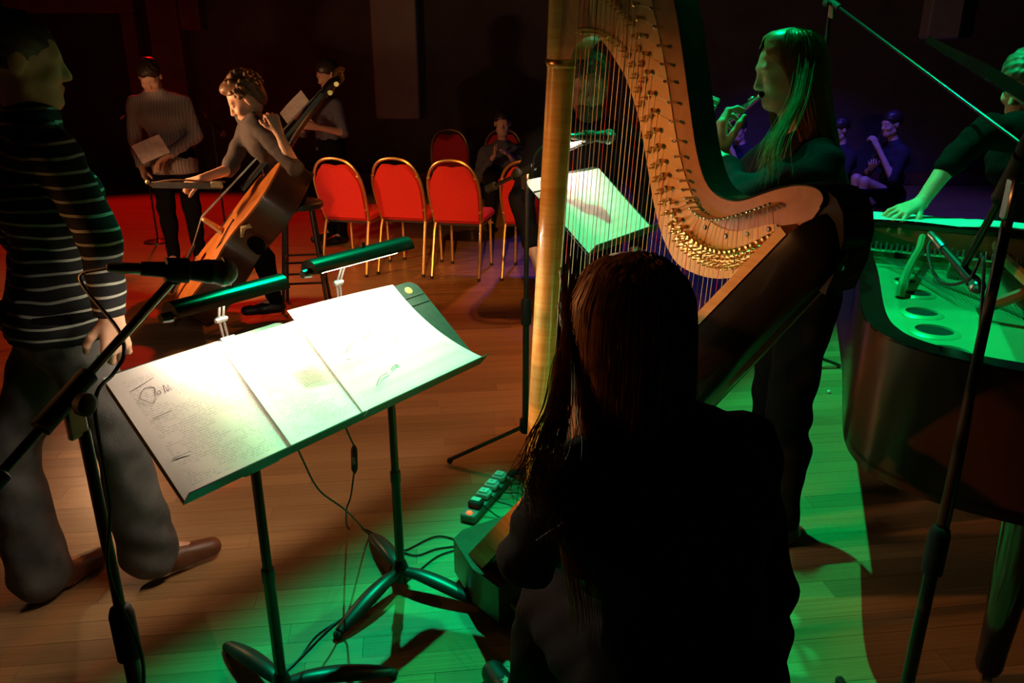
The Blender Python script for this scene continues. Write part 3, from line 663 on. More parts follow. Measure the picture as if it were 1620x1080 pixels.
M_dksteel = mat('harp_dark_steel', (0.25, 0.2, 0.16), 0.3, 1.0, var=0.1)
harp = thing('pedal_harp', 'tall pedal harp with pale maple pillar and curved brown neck, leaning to its player', 'harp', hp(0.05, 0))
# pillar
cb, ct_ = hxy(856, 640, -0.04), hxy(894, 6, -0.04); dcol = nrm(ct_ - cb); tz = lambda z: cb + dcol * (z - cb[1]) / dcol[1]
def colpt(z): q = tz(z); return hp(q[0], q[1], -0.04)
zc = hxy(893, 97, -0.04)[1]
pil = MB().lathe(colpt(0.12), colpt(1.84) - colpt(0.12), [(0, 0.047), (0.02, 0.05), (0.06, 0.05), (0.075, 0.041), (0.10, 0.037), (zc - 0.13, 0.036), (zc - 0.128, 0.038), (zc - 0.12, 0.0385), (1.66, 0.041), (1.72, 0.03)], 32).build('pillar', M_maple, harp)
MB().lathe(colpt(zc - 0.008), colpt(1.84) - colpt(0.12), [(0, 0.0375), (0.002, 0.041), (0.010, 0.041), (0.013, 0.0385)], 32).build('collar', M_gold, pil)
# neck
lower = [(903, 94), (908, 78), (918, 65), (932, 57), (946, 58), (960, 72), (975, 95), (990, 120), (1003, 155), (1014, 195), (1022, 240), (1031, 295), (1040, 340), (1052, 380), (1070, 413), (1095, 430), (1130, 440), (1165, 438), (1200, 428), (1228, 412), (1245, 398)]
upper = [(1275, 360), (1298, 328), (1304, 312), (1292, 297), (1262, 292), (1225, 299), (1185, 313), (1160, 317), (1135, 308), (1117, 285), (1104, 240), (1094, 175), (1084, 100), (1072, 20), (1058, -35), (1030, -72), (975, -88), (900, -80), (874, -30), (874, 92)]
lo = spline([np.append(hxy(*q, -0.012), 0) for q in lower], 3); up_ = spline([np.append(hxy(*q, -0.012), 0) for q in upper], 3)
neck = MB().prism([hp(p[0], p[1], -0.012) for p in lo + up_], -HN * 0.055).build('neck', M_neck, harp, smooth=35)
MB().tube([hp(p[0], p[1], -0.0125) for p in up_[8:42]], 0.0022, 5).build('edge_band', M_harpblk, neck)
# black back strip along the top of the neck
MB().strip([hp(p[0], p[1], -0.008) for p in up_[3:44]], [hp(p[0], p[1], -0.075) for p in up_[3:44]], Z3 * 0.001 + HD * 0.0015).build('top_veneer', M_harpblk, neck)
# pale action plate
pl_up = [(1243, 388), (1243, 372), (1236, 358), (1222, 354), (1200, 359), (1170, 365), (1145, 361), (1122, 347), (1103, 322), (1090, 292), (1079, 255), (1069, 205), (1060, 145), (1050, 85), (1038, 30), (1025, -20), (1000, -50), (960, -40), (935, 0), (940, 45)]
pl = lo[12:60] + spline([np.append(hxy(*q, -0.012), 0) for q in pl_up], 3)
plate = MB().prism([hp(p[0], p[1], -0.012) for p in pl], HN * 0.003).build('action_plate', M_plate, harp, smooth=35)
for (u, v) in ((1110, 360), (1143, 374), (1177, 371), (1211, 363), (1225, 361), (1087, 320)):
    q = hxy(u, v); MB().lathe(hp(*q, -0.009), HN, [(0, 0.005), (0.0015, 0.0055), (0.003, 0.004)], 10).build('plate_screw', M_dksteel, plate)
# sound box, sound board
SA = np.array([0.03, 0.13]); SB = hxy(1252, 392, 0.0) + np.array([0.01, 0.03]); sd = nrm(SB - SA); sb = np.array([sd[1], -sd[0]]); SL = np.linalg.norm(SB - SA)
def sect(t): return 0.19 - 0.132 * t, 0.15 - 0.055 * t
b = MB(); rings = []; NT = 24
for i in range(NT + 3):
    t = min(1.0, i / NT); wv, dv = sect(t); kx = 1.0; push = 0
    if i > NT: kx = (0.8, 0.35)[i - NT - 1]; push = (0.03, 0.055)[i - NT - 1]
    c = SA + sd * (SL * t + push); ring = []
    for k in range(15):
        a = math.pi * k / 14; x = -math.cos(a) * wv * kx; y = math.sin(a) ** 0.8 * dv * (kx if i > NT else 1)
        y = y + 0.012 * (1 - kx); q = c + sb * y; ring.append(hp(q[0], q[1], -0.03 * t + x))
    rings.append(ring)
n = 15
b.add([p for r in rings for p in r], [(i * n + k, i * n + k + 1, (i + 1) * n + k + 1, (i + 1) * n + k) for i in range(NT + 2) for k in range(n - 1)] + [(i * n + n - 1, i * n, (i + 1) * n, (i + 1) * n + n - 1) for i in range(NT + 2)] + [tuple(range(n)), tuple((NT + 2) * n + k for k in range(n))])
b.build('sound_box', M_harpblk, harp, smooth=50)
bb = MB(); A_ = []; B2 = []
for i in range(NT + 1):
    t = i / NT; wv, dv = sect(t); c = SA + sd * SL * t
    A_.append(hp(c[0], c[1], -0.03 * t - wv - 0.004)); B2.append(hp(c[0], c[1], -0.03 * t + wv + 0.004))
q = hp(*(SA - sb * 0.02)) - hp(*SA)
bb.strip(A_, B2, q).build('sound_board', M_maple, harp, smooth=30)
for sg, ed in ((-1, A_[:9]), (1, B2[:9])):
    q2 = hp(*(SA + sb * 0.05)) - hp(*SA); MB().strip([p_ - HN * sg * 0.001 for p_ in ed], [p_ + q2 * (1 - 0.5 * i / NT) for i, p_ in enumerate(ed)], HN * sg * 0.006).build('side_band', M_maple, harp, smooth=30)
MB().tube([hp(*(SA + sd * SL * t - sb * 0.024), -0.03 * t) for t in (0.02, 0.5, 0.99)], [0.016, 0.011, 0.006], 8, flat=((0, 0, 1), 0.4)).build('string_rib', M_maple, harp)
# shoulder block over the end of the box
sh = [(1262, 291), (1290, 293), (1312, 299), (1330, 313), (1340, 335), (1342, 372), (1332, 418), (1312, 465), (1275, 440), (1240, 415), (1262, 380), (1290, 345), (1303, 318), (1292, 300)]
MB().prism([hp(*hxy(*q, -0.03), -0.018) for q in sh], -HN * 0.085).build('shoulder', M_harpblk, harp, smooth=35)
# base with feet and pedals
bs = MB(); ol = [(-0.10, -0.16), (-0.07, -0.21), (0.10, -0.235), (0.22, -0.215), (0.22, 0.195), (0.10, 0.215), (-0.07, 0.19), (-0.10, 0.14)]
bs.prism([hp(s, 0.035, n_ ) for s, n_ in ol], Z3 * 0.125).build('base', wood('harp_base', (0.09, 0.03, 0.012), (0.14, 0.05, 0.02), 0.35, (5, 5, 5), 0.3), harp)
for s, n_ in ((-0.06, 0.15), (-0.06, -0.17), (0.19, 0.17), (0.19, -0.19)): MB().lathe(hp(s, 0, n_), Z3, [(0, 0.016), (0.006, 0.022), (0.03, 0.02), (0.036, 0.015)], 12).build('foot', M_rubber, harp)
for k in range(7):
    n_ = 0.15 - 0.052 * k
    MB().tube([hp(0.20, 0.085, n_), hp(0.27, 0.075, n_), hp(0.32, 0.055, n_), hp(0.335, 0.052, n_)], [0.006, 0.006, 0.009, 0.006], 8).build('pedal', M_gold, harp)
MB().ball(hp(-0.085, 0.075, 0.13), 0.006, 8, 6).build('base_stud', M_chrome, harp)
# strings, pins, nuts, discs
nutpx = [(925, -75), (955, -66), (980, -45), (998, -18), (1008, 15), (1015, 50), (1021, 88), (1027, 128), (1034, 175), (1041, 220), (1049, 262), (1059, 305), (1072, 345), (1088, 370), (1105, 383), (1121, 392), (1145, 398), (1168, 395), (1190, 388), (1212, 377), (1228, 370)]
pinpx = [(960, -95), (990, -82), (1014, -55), (1030, -20), (1040, 25), (1048, 66), (1055, 105), (1062, 142), (1069, 192), (1075, 237), (1081, 275), (1089, 304), (1099, 327), (1110, 338), (1122, 344), (1136, 346), (1156, 344), (1176, 339), (1195, 333), (1212, 327), (1226, 322)]
nut = spline([np.append(hxy(*q), 0) for q in nutpx], 12); pin = spline([np.append(hxy(*q), 0) for q in pinpx], 12)
nut = np.array(nut)[:, :2]; pin = np.array(pin)[:, :2]
M_gut = mat('gut_string', (0.80, 0.74, 0.55), 0.35, spec=0.6); M_redS = mat('red_string', (0.65, 0.03, 0.02), 0.4); M_blk = mat('dark_string', (0.04, 0.04, 0.06), 0.4); M_wire = mat('wound_wire', (0.45, 0.36, 0.26), 0.35, 0.8)
sdir = np.array([dcol[0] / dcol[1], 1.0])
NS = 47; s_lo, s_hi = nut[0, 0] + 0.0, nut[-1, 0] - 0.01
# positions spread evenly over the string band, wider in the bass
def shared(name, mb, m):
    me = bpy.data.meshes.new(name); me.from_pydata(mb.v, [], mb.f); me.materials.append(m); me.shade_smooth(); me.set_sharp_from_angle(angle=R_(40)); return me
me_pin = shared('tuning_pin', MB().lathe((0, 0, 0), (0, 0, 1), [(0, 0.0028), (0.022, 0.0026), (0.023, 0.0036), (0.029, 0.0033), (0.030, 0.002)], 8), M_chrome)
me_nut = shared('nut', MB().lathe((0, 0, 0), (0, 0, 1), [(0, 0.0045), (0.010, 0.0045), (0.011, 0.006), (0.017, 0.0055), (0.019, 0.003)], 8), M_gold)
dm = MB().lathe((0, 0, 0), (0, 0, 1), [(0, 0.0075), (0.003, 0.0082), (0.005, 0.007)], 10)
for sg in (-1, 1): dm.lathe((sg * 0.0048, 0, 0.004), (0, 0, 1), [(0, 0.0016), (0.012, 0.0016), (0.013, 0.001)], 6)
me_disc = shared('disc', dm, M_gold)
def inst(name, me, P, rot):
    o = bpy.data.objects.new(name, me); COL.objects.link(o); o.parent = harp
    z = Vector(HN); x = Vector(HD) * math.cos(rot) + Vector((0, 0, 1)) * math.sin(rot); y = z.cross(x)
    M = Matrix((x, y, z)).transposed().to_4x4(); M.translation = Vector(P) - Vector(root_loc(harp)); o.matrix_local = M
# the arc parameter of the curves is found from the wanted foot on the sound board
def foot_t(q):   # where the line q - sdir*L meets the sound board
    Mx = np.array([[sd[0], sdir[0]], [sd[1], sdir[1]]]); r = np.linalg.solve(Mx, q - SA); return r[0] / SL
ft = np.array([foot_t(q) for q in nut])
for i in range(NS):
    g_ = i / (NS - 1); want = ft[0] + (ft[-1] - ft[0]) * (1.18 * g_ - 0.18 * g_ * g_)
    j = int(np.argmin(np.abs(ft - want))); q = nut[j]; pq = pin[j]
    fpt = SA + sd * SL * ft[j] - sb * 0.026; L = np.linalg.norm(q - fpt)
    kind = M_redS if i % 7 == 1 else (M_blk if i % 7 == 4 else (M_wire if i < 11 else M_gut))
    r = 0.0011 - 0.0006 * g_
    nb_ = -0.03 * ft[j]
    MB().tube([hp(*fpt, nb_), hp(*q, 0.004), hp(*pq, 0.008)], r, 5).build('string', kind, harp)
    inst('tuning_pin', me_pin, hp(*pq, -0.013), 0); inst('nut', me_nut, hp(*q, -0.010), 0)
    dn = nrm(fpt - q)
    for off_, rt in ((max(0.056 * L, 0.017), 0.5), (max(0.109 * L, 0.034), 0.9)):
        c = q + dn * off_; inst('disc', me_disc, hp(*c, -0.009), rt + 0.3 * math.sin(i))

# ------------------------------------------------------------------ grand piano
PH = R_(28); PA = V3(-math.sin(PH), -math.cos(PH), 0); PK = V3(math.cos(PH), -math.sin(PH), 0); PT = V3(1.33, 3.08, 0)
def pp(a, k, z=0.0): return PT + PA * a + PK * k + Z3 * z
M_pblack = mat('piano_lacquer', (0.008, 0.007, 0.006), 0.12, var=0.1, coat=0.5)
M_pside = wood('piano_side', (0.018, 0.006, 0.003), (0.03, 0.010, 0.005), 0.28, (6, 6, 3), 0.6)
M_iron = mat('piano_gold_plate', (0.52, 0.42, 0.22), 0.33, 0.35, var=0.06, scale=12)
M_felt = mat('orange_felt', (0.55, 0.20, 0.06), 0.9)
M_pin2 = mat('blue_steel_pins', (0.35, 0.45, 0.55), 0.3, 0.9)
piano = thing('grand_piano', 'black grand piano with open lid and gold iron plate, tail towards the harp', 'piano', pp(0.5, 0.6))
outl = [(-0.36, 0.0), (0.0, 0.0), (0.39, 0.06), (0.80, 0.12), (1.24, 0.17), (1.40, 0.215), (1.48, 0.28), (1.525, 0.37), (1.545, 0.47), (1.55, 0.62), (1.53, 0.86), (1.45, 1.07), (1.28, 1.20), (1.05, 1.25), (0.5, 1.25), (-0.36, 1.25)]
oc = spline([np.array([a, k, 0]) for a, k in outl[1:-1]], 5); oc = [np.array([-0.36, 0, 0])] + oc + [np.array([-0.36, 1.25, 0])]
def inset(pts, dd):
    out = []; n = len(pts)
    for i in range(n):
        tg = nrm(pts[min(i + 1, n - 1)] - pts[max(i - 1, 0)]); nl = np.array([-tg[1], tg[0], 0]); out.append(pts[i] + nl * dd)
    return out
ic = inset(oc, 0.055); ic = ic if abs(ic[5][1] - oc[5][1] - 0.055) < 0.03 else inset(oc, -0.055)
rim = MB(); n = len(oc)
vs = []
for ring, z in ((oc, 0.68), (oc, 0.995), (oc, 1.0), (ic, 1.0), (ic, 0.68)):
    for p_ in ring: vs.append(pp(p_[0], p_[1], z))
fs = [(r * n + i, r * n + i + 1, (r + 1) * n + i + 1, (r + 1) * n + i) for r in range(4) for i in range(n - 1)]
rim.add(vs, fs).build('rim', M_pside, piano, smooth=40)
MB().strip([pp(p_[0], p_[1], 1.0005) for p_ in inset(oc, -0.003 if ic is None else 0.0)], [pp(p_[0], p_[1], 1.0005) for p_ in ic], Z3 * 0.006).build('rim_cap', M_pblack, piano, smooth=30)
MB().prism([pp(p_[0], p_[1], 0.66) for p_ in oc], Z3 * 0.03).build('bottom_board', M_pside, piano, smooth=30)
icp = [p_ for p_ in ic if p_[0] > 0.06]
MB().prism([pp(0.06, ic[0][1] + 0.0, 0.875)] + [pp(p_[0], p_[1], 0.875) for p_ in icp] + [pp(0.06, ic[-1][1], 0.875)], Z3 * 0.02).build('iron_plate', M_iron, piano, smooth=20)
for (u, v, r) in ((1432, 446, 0.034), (1452, 466, 0.040), (1458, 496, 0.045), (1478, 525, 0.050), (1502, 560, 0.052)):
    c = at_z(u, v, 0.896)
    ho = MB().lathe(c, Z3, [(0, r * 1.35), (0.003, r * 1.25), (0.0065, r * 1.06), (0.007, r * 1.0), (0.004, r * 0.98), (0.0005, r * 0.97)], 28).build('sound_hole_rim', M_iron, piano)
    MB().lathe(c + Z3 * 0.0008, Z3, [(0, r * 0.985), (0.0006, r * 0.98)], 28).build('sound_hole', mat('hole_shade', (0.004, 0.003, 0.002), 0.9), ho)  # flat black disc on the plate, painting the shade inside the hole
# struts of the plate
for (a0, k0, a1, k1, w_) in ((0.10, 0.28, 0.66, 0.245, 0.028), (0.10, 0.52, 1.20, 0.72, 0.032), (0.10, 0.80, 1.40, 0.86, 0.034), (0.10, 1.05, 1.30, 1.08, 0.03)):
    P = [pp(a0, k0, 0.985), pp(a0 + 0.12, k0 + (k1 - k0) * 0.1, 0.965), pp(a0 + (a1 - a0) * 0.55, k0 + (k1 - k0) * 0.55, 0.955), pp(a0 + (a1 - a0) * 0.92, k0 + (k1 - k0) * 0.92, 0.945), pp(a1, k1, 0.897)]
    MB().tube(spline(P, 4), w_ / 2, 8, flat=((0, 0, 1), 1.3)).build('strut', M_iron, piano)
MB().frame_box(pp(0.30, 0.40, 0.925), PA, PK, Z3, 0.05, 0.05, 0.06, 0.006).build('strut_block', wood('felt_block', (0.30, 0.12, 0.05), (0.42, 0.2, 0.09), 0.6, (4, 4, 4), 0), piano)
# pin block, felt, tuning pins
MB().frame_box(pp(0.10, 0.62, 0.905), PA, PK, Z3, 0.13, 1.12, 0.03, 0.004).build('pin_block', M_iron, piano)
MB().frame_box(pp(0.015, 0.62, 0.95), PA, PK, Z3, 0.02, 1.13, 0.10).build('name_board', wood('name_board_wood', (0.30, 0.11, 0.04), (0.42, 0.17, 0.06), 0.5, (4, 4, 4), 0.1), piano)
MB().frame_box(pp(0.18, 0.62, 0.925), PA, PK, Z3, 0.02, 1.1, 0.014, 0.003).build('felt_strip', M_felt, piano)
me_tp = shared('tuning_pin', MB().lathe((0, 0, 0), (0, 0, 1), [(0, 0.0042), (0.030, 0.0042), (0.032, 0.003)], 8), M_pin2)
me_dm = shared('damper', MB().frame_box((0, 0, 0.012), (1, 0, 0), (0, 1, 0), (0, 0, 1), 0.045, 0.008, 0.024, 0.002), wood('damper_wood', (0.45, 0.22, 0.10), (0.55, 0.3, 0.15), 0.5, (4, 4, 4), 0))
for i in range(58):
    for me, nm, a, z in ((me_tp, 'tuning_pin', 0.075 + 0.03 * (i % 2), 0.92), (me_dm, 'damper', 0.245, 0.93)):
        o = bpy.data.objects.new(nm, me); COL.objects.link(o); o.parent = piano
        o.location = tuple(pp(a, 0.09 + i * 0.0185, z) - root_loc(piano)); o.rotation_euler = (0, 0, -PH + math.pi / 2 * 0)
M_pstr = mat('piano_wire', (0.55, 0.55, 0.5), 0.3, 1.0)
for i in range(110):
    g_ = i / 109; k0 = 0.09 + 1.06 * g_; a1 = 0.42 + 0.98 * min(1, g_ * 1.35) ** 0.9; k1 = k0 + 0.05 + 0.18 * (1 - g_) * min(1, g_ * 3) - (0.10 * max(0, g_ - 0.75))
    lim = 0.10 + 0.13 * a1; k1 = max(k1, lim + 0.13 + 0.12 * min(1, g_ * 4))
    MB().tube([pp(0.14, k0, 0.925), pp(a1, k1, 0.918)], 0.0009, 4).build('string', M_pstr, piano)
MB().tube(spline([pp(0.40, 0.34, 0.906), pp(0.72, 0.58, 0.906), pp(1.05, 0.74, 0.906), pp(1.30, 0.86, 0.906), pp(1.38, 1.05, 0.906)], 6), 0.012, 8).build('bridge', wood('bridge_wood', (0.35, 0.16, 0.07), (0.45, 0.23, 0.1), 0.5, (4, 4, 4), 0.1), piano)
# key bed, keys, fallboard, music shelf
MB().frame_box(pp(-0.17, 0.625, 0.70), PA, PK, Z3, 0.38, 1.25, 0.06, 0.005).build('key_bed', M_pblack, piano)
for k in (0.05, 1.20): MB().frame_box(pp(-0.17, k, 0.80), PA, PK, Z3, 0.36, 0.10, 0.16, 0.01).build('key_block', M_pblack, piano)
me_k = shared('white_key', MB().frame_box((0, 0, 0), (1, 0, 0), (0, 1, 0), (0, 0, 1), 0.0212, 0.15, 0.022, 0.002), mat('ivory', (0.75, 0.73, 0.66), 0.3))
me_k2 = shared('black_key', MB().frame_box((0, 0, 0), (1, 0, 0), (0, 1, 0), (0, 0, 1), 0.011, 0.095, 0.02, 0.003), M_pblack)
for i in range(48):
    o = bpy.data.objects.new('white_key', me_k); COL.objects.link(o); o.parent = piano; o.location = tuple(pp(-0.255, 0.115 + i * 0.0217, 0.745) - root_loc(piano)); o.rotation_euler = (0, 0, -PH)
    if i % 7 in (0, 1, 3, 4, 5):
        o = bpy.data.objects.new('black_key', me_k2); COL.objects.link(o); o.parent = piano; o.location = tuple(pp(-0.228, 0.126 + i * 0.0217, 0.765) - root_loc(piano)); o.rotation_euler = (0, 0, -PH)
MB().frame_box(pp(-0.10, 0.625, 0.90), PA, PK, Z3, 0.16, 1.10, 0.20, 0.01).build('fallboard', M_pblack, piano)
MB().frame_box(pp(-0.05, 0.625, 1.015), PA, PK, Z3, 0.20, 1.20, 0.025, 0.006).build('music_shelf', M_pblack, piano)
for a, k in ((-0.12, 0.16), (-0.12, 1.10), (1.25, 0.62)):
    MB().lathe(pp(a, k, 0.05), Z3, [(0, 0.028), (0.02, 0.034), (0.10, 0.036), (0.50, 0.055), (0.55, 0.065), (0.61, 0.065)], 16).build('leg', M_pblack, piano)
    MB().lathe(pp(a, k, 0.025) - PK * 0.012, PK, [(0, 0.025), (0.024, 0.025)], 14).build('caster', M_gold, piano)
    MB().lathe(pp(a, k, 0.03), Z3, [(0, 0.012), (0.025, 0.012)], 8).build('caster_stem', M_gold, piano)
MB().frame_box(pp(0.08, 0.625, 0.40), PA, PK, Z3, 0.05, 0.16, 0.52, 0.01).build('pedal_lyre', M_pblack, piano)
for k in (-0.05, 0, 0.05): MB().tube([pp(0.06, 0.625 + k, 0.15), pp(-0.08, 0.625 + k, 0.11), pp(-0.11, 0.625 + k, 0.105)], [0.006, 0.009, 0.008], 8, flat=((0, 0, 1), 0.6)).build('pedal', M_gold, piano)
# lid on its hinge along the bass side
TH = R_(31.5); LR = -PK * math.cos(TH) + Z3 * math.sin(TH); LN = PK * math.sin(TH) + Z3 * math.cos(TH)
lid_o = [(a, 1.25 - k) for a, k in [(p_[0], p_[1]) for p_ in oc if p_[0] > -0.02]]
lid_pts = [pp(-0.02, 1.25, 1.012) + LR * 1.255] + [pp(a * 1.012, 1.25, 1.012) + LR * (wd * 1.01) for a, wd in lid_o] + [pp(-0.02, 1.25, 1.012)]
lid = MB().prism(lid_pts, LN * 0.024).build('lid', M_pblack, piano, smooth=30)
P0 = at_z(1546, 492, 0.92); P1 = pp(0.80, 1.25, 1.012) + LR * 0.40
MB().tube([P0, P1], 0.017, 8).build('lid_prop', wood('prop_wood', (0.10, 0.035, 0.015), (0.15, 0.06, 0.025), 0.35, (4, 4, 4), 0.3), piano)
for k, a in enumerate((0.1, 0.7, 1.1)): MB().tube([pp(a, 1.255, 1.008), pp(a + 0.12, 1.255, 1.008)], 0.006, 8).build('hinge', M_gold, lid)
# pages lying on the shelf of the piano
for (k0, wd, zz, lab) in ((0.06, 0.34, 0.0, 'pale page lying along the near edge of the piano shelf, left one'), (0.40, 0.30, 0.001, 'pale curling page on the piano shelf, right of the flat one')):
    org = pp(0.052, k0, 1.029 + zz)
    sheet('sheet_music', org, PK, -PA, Z3, wd, 0.19, lambda u, v, z0=zz: 0.001 + 0.006 * (1 - v) * math.sin(3.2 * u + 40 * z0), M_plain, lab, group='pages on the piano shelf')

# ------------------------------------------------------------------ microphone stand at the piano
fq = V3(0.872, 1.36, 0); top_q = at_y(1592, 262, 1.36)
bq0, bq1 = at_d(1640, 205, 1.30), at_d(1522, 428, 1.62)
axq = nrm(bq1 - bq0)
boom_stand(fq, 1.36, bq0, bq1, 'black boom microphone stand rising in front of the piano', [R_(86), R_(206), R_(326)])
mq0, mq1 = at_d(1492, 392, 1.66), at_d(1531, 436, 1.60)
microphone(mq0 + nrm(mq0 - mq1) * 0.0, mq1 + (mq1 - mq0) * 0.55, 'slim black microphone pointing into the open piano', k=0.62)
cable([mq0, at_d(1478, 378, 1.68), at_d(1468, 392, 1.68), at_d(1474, 425, 1.66), at_d(1490, 446, 1.64), at_d(1510, 450, 1.6), at_d(1535, 440, 1.55), at_d(1556, 415, 1.5), V3(0.885, 1.37, 1.0), V3(0.895, 1.375, 0.7), V3(0.89, 1.385, 0.3), V3(0.95, 1.30, 0.006)], 0.0034, 'microphone cable looping over the open piano', group=None)

# added overhead boom, standing in for the slanting lid edge beyond the lid's reach
ba0, ba1 = at_d(1290, -16, 3.75), at_d(1622, 232, 2.75); axo = nrm(ba1 - ba0)
fo_ = ba0 + axo * (np.linalg.norm(ba1 - ba0) * 0.10)
boom_stand((fo_[0], fo_[1], 0), fo_[2] - 0.045, ba0, ba1, 'black overhead boom arm added to carry on the slanting lid edge above the piano', [R_(10), R_(130), R_(250)])
# ------------------------------------------------------------------ people: smooth solids meshed on a grid
class Field:
    def __init__(s, lo, hi, h):
        s.lo = np.array(lo, float); s.h = h; s.n = np.maximum(4, np.ceil((np.array(hi) - s.lo) / h).astype(int) + 1)
        s.G = np.full(s.n, 0.25, np.float32); s.ax = [(s.lo[i] + h * np.arange(s.n[i])).astype(np.float32) for i in range(3)]
    def _sl(s, lo, hi, pad):
        a = np.clip(np.floor((np.array(lo) - pad - s.lo) / s.h).astype(int), 0, s.n); b = np.clip(np.ceil((np.array(hi) + pad - s.lo) / s.h).astype(int) + 1, 0, s.n)
        if np.any(b <= a): return None
        return tuple(slice(a[i], b[i]) for i in range(3))
    def _xyz(s, sl): return s.ax[0][sl[0]][:, None, None], s.ax[1][sl[1]][None, :, None], s.ax[2][sl[2]][None, None, :]
    def _mix(s, sl, D, k, cut):
        g = s.G[sl]
        if cut: D = -D; h = np.maximum(k - np.abs(g - D), 0) / k; s.G[sl] = np.maximum(g, D) + h * h * k * 0.25
        else: h = np.maximum(k - np.abs(g - D), 0) / k; s.G[sl] = np.minimum(g, D) - h * h * k * 0.25
    def cone(s, a, b, ra, rb, k=0.02, cut=False):
        a, b = np.array(a, float), np.array(b, float); sl = s._sl(np.minimum(a, b), np.maximum(a, b), max(ra, rb) + 0.05 + k)
        if sl is None: return s
        X, Y, Z = s._xyz(sl); d = b - a; L = d @ d + 1e-9
        t = np.clip(((X - a[0]) * d[0] + (Y - a[1]) * d[1] + (Z - a[2]) * d[2]) / L, 0, 1)
        D = np.sqrt((X - a[0] - t * d[0]) ** 2 + (Y - a[1] - t * d[1]) ** 2 + (Z - a[2] - t * d[2]) ** 2) - (ra + (rb - ra) * t)
        s._mix(sl, D, k, cut); return s
    def ell(s, c, r, axes=None, k=0.02, cut=False):
        c = np.array(c, float); A = np.eye(3) if axes is None else np.array(axes, float); m = max(r)
        sl = s._sl(c, c, m + 0.05 + k)
        if sl is None: return s
        X, Y, Z = s._xyz(sl); X = X - c[0]; Y = Y - c[1]; Z = Z - c[2]
        q = [X * A[i][0] + Y * A[i][1] + Z * A[i][2] for i in range(3)]
        k0 = np.sqrt(sum((q[i] / r[i]) ** 2 for i in range(3))); k1 = np.sqrt(sum((q[i] / r[i] ** 2) ** 2 for i in range(3))) + 1e-6
        s._mix(sl, k0 * (k0 - 1) / k1, k, cut); return s
    def below(s, z):   # cut everything under the height z
        s.G = np.maximum(s.G, (z - s.ax[2])[None, None, :]); return s
    def above(s, z): s.G = np.maximum(s.G, (s.ax[2] - z)[None, None, :]); return s
    def plane(s, p, n, soft=0.004):  # keep the side the normal points away from
        X, Y, Z = s._xyz((slice(None),) * 3); n = nrm(n)
        s.G = np.maximum(s.G, (X - p[0]) * n[0] + (Y - p[1]) * n[1] + (Z - p[2]) * n[2]); return s
    def boxcut(s, lo, hi, keep):
        X, Y, Z = s._xyz((slice(None),) * 3)
        D = np.maximum(np.maximum(np.maximum(lo[0] - X, X - hi[0]), np.maximum(lo[1] - Y, Y - hi[1])), np.maximum(lo[2] - Z, Z - hi[2]))
        s.G = np.maximum(s.G, D if keep else -D); return s
    def wrinkle(s, amp, fr, seed=0.0, dirz=1.0):
        X, Y, Z = s._xyz((slice(None),) * 3)
        s.G = s.G + amp * (np.sin(fr * (X + 0.7 * Y + dirz * Z) + seed + 2.0 * np.sin(fr * 0.31 * (Z - X) + seed)) + 0.6 * np.sin(fr * 1.7 * (Y - 0.6 * X + 0.8 * dirz * Z) + 2 * seed)).astype(np.float32); return s
    def mesh(s):
        G = s.G; G[0], G[-1], G[:, 0], G[:, -1], G[:, :, 0], G[:, :, -1] = [np.maximum(q, 1e-4) for q in (G[0], G[-1], G[:, 0], G[:, -1], G[:, :, 0], G[:, :, -1])]
        ins = G < 0; c = np.zeros(tuple(s.n - 1), np.int8)
        for i in (0, 1):
            for j in (0, 1):
                for k in (0, 1): c += ins[i:G.shape[0] - 1 + i, j:G.shape[1] - 1 + j, k:G.shape[2] - 1 + k]
        act = (c > 0) & (c < 8); I = np.argwhere(act); ids = np.full(act.shape, -1, np.int64); ids[act] = np.arange(len(I))
        if len(I) == 0: return np.zeros((0, 3)), []
        cor = np.array([(i, j, k) for i in (0, 1) for j in (0, 1) for k in (0, 1)])
        val = np.stack([G[I[:, 0] + o[0], I[:, 1] + o[1], I[:, 2] + o[2]] for o in cor], 1)
        acc = np.zeros((len(I), 3)); cnt = np.zeros(len(I))
        for a in range(8):
            for b in range(a + 1, 8):
                if np.abs(cor[a] - cor[b]).sum() != 1: continue
                m = (val[:, a] < 0) != (val[:, b] < 0); t = np.where(m, val[:, a] / (val[:, a] - val[:, b] + 1e-12), 0)
                acc += m[:, None] * (cor[a] + t[:, None] * (cor[b] - cor[a])); cnt += m
        Vv = s.lo + s.h * (I + acc / np.maximum(cnt, 1)[:, None])
        F = []
        for ax in range(3):
            o1, o2 = [(1, 2), (2, 0), (0, 1)][ax]
            sa = [slice(None)] * 3; sb_ = [slice(None)] * 3; sa[ax] = slice(0, -1); sb_[ax] = slice(1, None)
            e = ins[tuple(sa)] != ins[tuple(sb_)]; sg = ins[tuple(sa)]
            E2 = np.argwhere(e); E2 = E2[(E2[:, o1] > 0) & (E2[:, o2] > 0) & (E2[:, o1] < s.n[o1] - 1) & (E2[:, o2] < s.n[o2] - 1)]
            flip = sg[E2[:, 0], E2[:, 1], E2[:, 2]]
            q = []
            for d1, d2 in ((1, 1), (0, 1), (0, 0), (1, 0)):
                P = E2.copy(); P[:, o1] -= d1; P[:, o2] -= d2; q.append(ids[P[:, 0], P[:, 1], P[:, 2]])
            q = np.stack(q, 1); q[~flip] = q[~flip][:, ::-1]; F.append(q)
        return Vv, np.concatenate(F)
